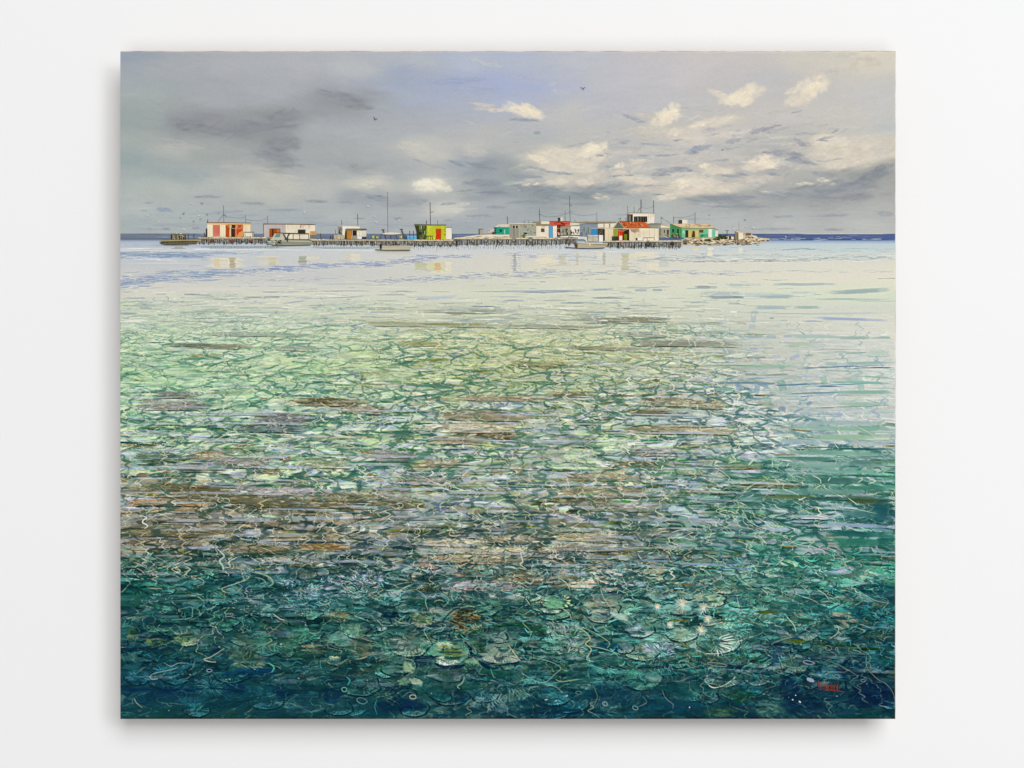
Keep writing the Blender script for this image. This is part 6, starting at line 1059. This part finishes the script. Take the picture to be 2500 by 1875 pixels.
p = PB(); p.poly(F3, [(485,494),(512,474),(560,462),(900,460),(935,470),(880,512),(700,516),(515,518)], (134,124,90)); p.poly(F3, [(500,486),(900,480),(880,512),(515,516)], (62,56,40)); p.rib(F3, [(505,480),(700,474),(930,472)], 2.0, (176,164,124)); p.rib(F3, [(515,505),(700,502),(890,500)], 1.2, (150,138,104)); planks(p, F3, 520, 890, 486, 514, 30, (120,108,78), 1.4); p.rib(F3, [(490,500),(560,520),(800,522)], 1.2, (84,84,70))
h = p.build('painted_pontoon', painting, 'low brown painted pontoon at the left end'); q = PB(); q.rect(F3, 612, 408, 766, 466, (140,128,104)); [q.rib(F3, [(x, 406), (x, 466)], 2.6, (92,78,56), lv=False) for x in (616, 636, 664, 700, 722, 748, 764)]; q.rib(F3, [(610,410),(768,410)], 2.0, (112,98,70)); shade_strokes(q, F3, 630, 750, 415, 455, 14, (180,172,150), 1.4, 0.8, 20); q.build('crate', h)
# moored boats
p = PB(); p.poly(F3, [(1648,486),(1700,470),(2100,470),(2132,486),(2120,522),(1720,526),(1660,510)], (152,152,130)); p.rib(F3, [(1650,488),(1780,480),(2128,486)], 1.6, (206,200,176)); p.rib(F3, [(1660,508),(1760,500),(2120,502)], 0.9, (110,112,92)); p.rib(F3, [(1700,526),(1900,528),(2118,522)], 1.6, (64,66,56)); shade_strokes(p, F3, 1640, 1800, 450, 515, 40, (92,104,88), 1.5, 0.6, 34, 22); shade_strokes(p, F3, 1640, 1760, 455, 510, 16, (206,204,180), 1.3, -0.7, 30)
h = p.build('painted_boat', painting, 'grey painted cabin boat moored before the rust-streaked hut'); q = PB(); q.poly(F3, [(1690,470),(1732,394),(1830,396),(1836,470)], (196,196,174)); q.poly(F3, [(1728,440),(1746,404),(1790,404),(1788,438)], (120,140,134)); q.build('cabin', h)
q = PB(); q.rib(F3, [(1728,394),(1900,398),(2100,402)], 2.0, (70,70,64)); [q.rib(F3, P, 3.0, (62,66,60), lv=False) for P in ([(1820,404),(1850,450),(1872,490)], [(1890,398),(1868,440),(1876,470)])]; [q.rib(F3, [(x, 402), (x, 470)], 1.2, (90,88,76), lv=False) for x in (1930, 2000, 2098)]; q.build('canopy', h)
p = PB(); p.poly(F4, [(836,660),(1160,660),(1178,670),(1150,708),(850,708)], (198,190,166)); p.rib(F4, [(838,663),(1000,666),(1172,664)], 1.6, (150,132,96)); p.rib(F4, [(850,684),(1000,688),(1160,684)], 0.9, (160,150,124)); p.rib(F4, [(780,706),(900,712),(1156,712)], 1.8, (70,72,64)); h = p.build('painted_boat', painting, 'cream painted dinghy with black outboard before the jetty'); q = PB(); q.poly(F4, [(828,656),(852,650),(852,692),(834,704)], (42,44,44)); q.build('outboard', h); PB().rib(F4, [(940,660),(980,652),(1040,656)], 1.6, (76,62,50)).build('seat', h)
p = PB(); p.poly(F5, [(1384,738),(1500,732),(1780,746),(1790,752),(1756,796),(1700,806),(1380,808)], (186,176,144)); p.poly(F5, [(1384,738),(1780,748),(1770,762),(1386,752)], (106,96,68)); p.rib(F5, [(1384,736),(1550,744),(1788,748)], 1.6, (238,228,196)); p.rib(F5, [(1390,776),(1560,780),(1770,772)], 0.9, (150,138,104)); p.rib(F5, [(1216,798),(1300,802),(1380,808),(1600,810),(1740,804)], 2.0, (62,68,86)); p.rect(F5, 1540, 738, 1556, 776, (228,216,180)); h = p.build('painted_boat', painting, 'olive cream painted boat moored by the cream shed'); PB().poly(F5, [(1340,748),(1376,740),(1388,780),(1366,812),(1350,790)], (92,74,52)).build('outboard', h)

# birds
def bird(f, x, y, s, col, tilt=0.0, w=1.3):
    p = PB(); c, sn = math.cos(tilt), math.sin(tilt)
    T = lambda a, b_: (x + (a * c - b_ * sn) * s, y + (a * sn + b_ * c) * s)
    p.rib(f, [T(-1, -0.45), T(-0.45, -0.35), T(0, 0.1), T(0.4, -0.3), T(1, -0.4)], w, col, taper=True)
    p.rib(f, [T(-0.15, 0.02), T(0.3, 0.3)], w * 1.3, col, taper=True); p.build('painted_bird', painting)
bird(K2, 390, 291, 15, (70,90,126), 0, 1.3); bird(K1, 1522, 449, 14, (66,72,84), 0.5, 1.4)
for (x, y, s, c, t) in [(355,205,14,(226,228,226),0.5),(480,275,13,(228,230,228),0.4),(835,78,14,(226,228,226),0.4),(907,205,16,(232,234,232),0.5),(752,356,20,(236,236,232),0.4),(908,148,10,(214,218,218),0.3),(838,222,9,(206,212,212),-0.5),(2050,170,20,(222,224,224),-0.5),(672,398,10,(236,236,230),0),(718,402,12,(236,236,230),0),(1072,268,12,(240,228,202),0)]: bird(F3, x, y, s, c, t)
for (x, y, s, c, t) in [(945,76,20,(140,146,152),0.2),(748,186,16,(118,124,130),-0.4),(1000,196,14,(120,126,132),0.6),(932,242,11,(130,136,140),-0.4),(712,232,12,(150,156,160),0),(855,270,14,(146,152,156),0.3),(1124,186,5,(110,120,140),0)]: bird(F3, x, y, s, c, t, 1.4)
for (x, y, s, c, t) in [(702,240,16,(234,236,234),0.3),(770,348,12,(226,228,228),0.8),(788,408,14,(230,232,230),0.3),(482,398,9,(222,226,226),0.5),(1038,388,12,(238,238,236),-0.5),(1772,402,14,(214,218,220),0.6),(18,300,14,(216,220,220),-0.5),(1046,462,8,(230,230,226),0)]: bird(F4, x, y, s, c, t)
for (x, y, s, c, t) in [(1762,530,16,(236,238,236),0.1),(1500,550,14,(230,232,232),0),(1668,524,14,(214,218,222),0.5),(1650,428,14,(92,104,124),0.4),(1170,360,9,(92,100,112),1.2),(2200,656,12,(230,234,236),0.5),(1494,510,16,(190,198,206),-0.7)]: bird(F6, x, y, s, c, t)

# foam bubbles floating in the near water, and the signature
def bubble(f, x, y, rx, ry, ring=True, rot=0.3, col=(150,176,178), w=1.1):
    p = PB(); cc, ss = math.cos(rot), math.sin(rot)
    col = tuple(np.array(col) * 0.86); rx *= 0.9; ry *= 0.85
    P = [(x + rx * math.cos(a) * rs.uniform(0.78, 1.12) * cc - ry * math.sin(a) * ss, y + rx * math.cos(a) * ss + ry * math.sin(a) * cc) for a in np.linspace(0, 6.1, 9)]
    if ring: p.rib(f, P + [P[0]], w, col)
    else: p.poly(f, P, col)
    p.build('painted_bubble', painting)
for b_ in [(1628,835,32,24,True),(1700,842,12,12,True),(1217,1036,24,15,True),(1703,1075,30,17,True),(1925,1110,24,12,True),(1463,957,54,17,True,0.15,(150,172,190),2.6),(1480,1104,42,20,False,0.35,(176,194,216)),(1568,773,9,8,False),(958,945,9,7,False),(1325,1040,9,6,False,-0.6),(1630,1034,8,7,False),(1955,1136,7,5,False),(1129,1018,9,7,False),(1129,1118,10,7,False),(818,1050,8,7,False),(1086,1224,11,7,False),
 (1355,1233,8,6,False,0,(236,240,240)),(1330,1271,8,7,False,0,(236,240,240)),(1390,1289,15,9,False,0.6,(236,240,240)),(1702,1240,11,5,False),(1297,1250,4,4,False),(1236,702,40,16,True,0.1,(130,160,180),2.0),(1050,830,60,20,True,0.2,(130,154,180),2.4),(690,975,96,16,True,0.12,(130,156,160),2.4),(460,1335,8,9,False,0,(196,216,214)),(715,1084,30,7,False,0.1,(120,156,160)),(430,945,12,8,False)]: bubble(B3, *b_)
for b_ in [(2050,1280,50,28,True,0.3,(96,150,152),2.6),(935,556,40,16,True,-0.1,(140,166,168),2.0),(766,1025,26,14,True,0,(150,180,188),2.2),(1370,802,13,9,False,0,(190,206,204)),(940,1097,9,8,False,0,(130,196,168)),(907,1099,8,7,False,0,(130,196,168)),(1325,1103,8,7,False),(1520,1090,10,7,False),(1425,930,8,6,False),(240,72,22,12,False,0,(196,206,196)),(290,212,10,20,False,-0.5,(206,206,186)),(605,1060,12,6,False),(680,545,7,9,False),(785,520,7,7,False),(850,825,10,8,False),(1148,1013,10,8,False),(2098,1106,8,7,False),(1905,1185,26,22,True,0,(120,196,180),2.4),(425,1362,8,8,False,0,(110,160,160)),(2170,1048,12,12,False,0,(110,196,186))]: bubble(B1, *b_)
for b_ in [(305,1247,32,20,True,0.1,(186,196,186),2.6),(1430,1270,18,8,False,-0.2,(180,200,200)),(1510,1280,14,7,False,-0.3,(196,212,210)),(1602,1238,14,9,False,-0.5,(190,206,206)),(1700,1212,26,16,True,0.1,(110,150,150),2.0),(1925,1305,22,20,True,0.5,(150,180,184),2.4),(2180,1340,28,18,True,0.4,(130,166,176),2.2),(1708,1332,6,7,False,0,(176,196,196)),(460,1217,7,7,False),(25,1105,7,6,False),(180,1216,10,8,False,0,(120,150,150))]: bubble(B2, *b_)
p = PB(); LEVEL[0] += 1
SG = (148,70,50)
for (x, y0, y1) in [(1548,1112,1185),(1560,1116,1172),(1574,1118,1186),(1588,1150,1190),(1600,1130,1192),(1612,1148,1192),(1622,1128,1196),(1634,1150,1194),(1646,1134,1194),(1658,1130,1192),(1670,1148,1196),(1682,1146,1194),(1694,1150,1198),(1706,1138,1196),(1718,1132,1202)]:
    p.rib(B3, [(x, y0), (x + rs.randn() * 2, (y0 + y1) / 2), (x + 2, y1)], rs.uniform(0.7, 1.15), np.array(SG) + rs.randn() * 16, lv=False)
LEVEL[0] += 1
p.rib(B3, [(1548,1114),(1560,1150),(1574,1118)], 1.0, SG, lv=False, smooth=1); p.rib(B3, [(1588,1162),(1602,1150),(1622,1166),(1640,1152),(1660,1164),(1684,1152),(1704,1170)], 0.9, SG, lv=False); p.rib(B3, [(1600,1186),(1650,1192),(1720,1198),(1766,1206)], 1.2, SG, lv=False)
p.build('signature', painting, 'small orange signature low at the right')
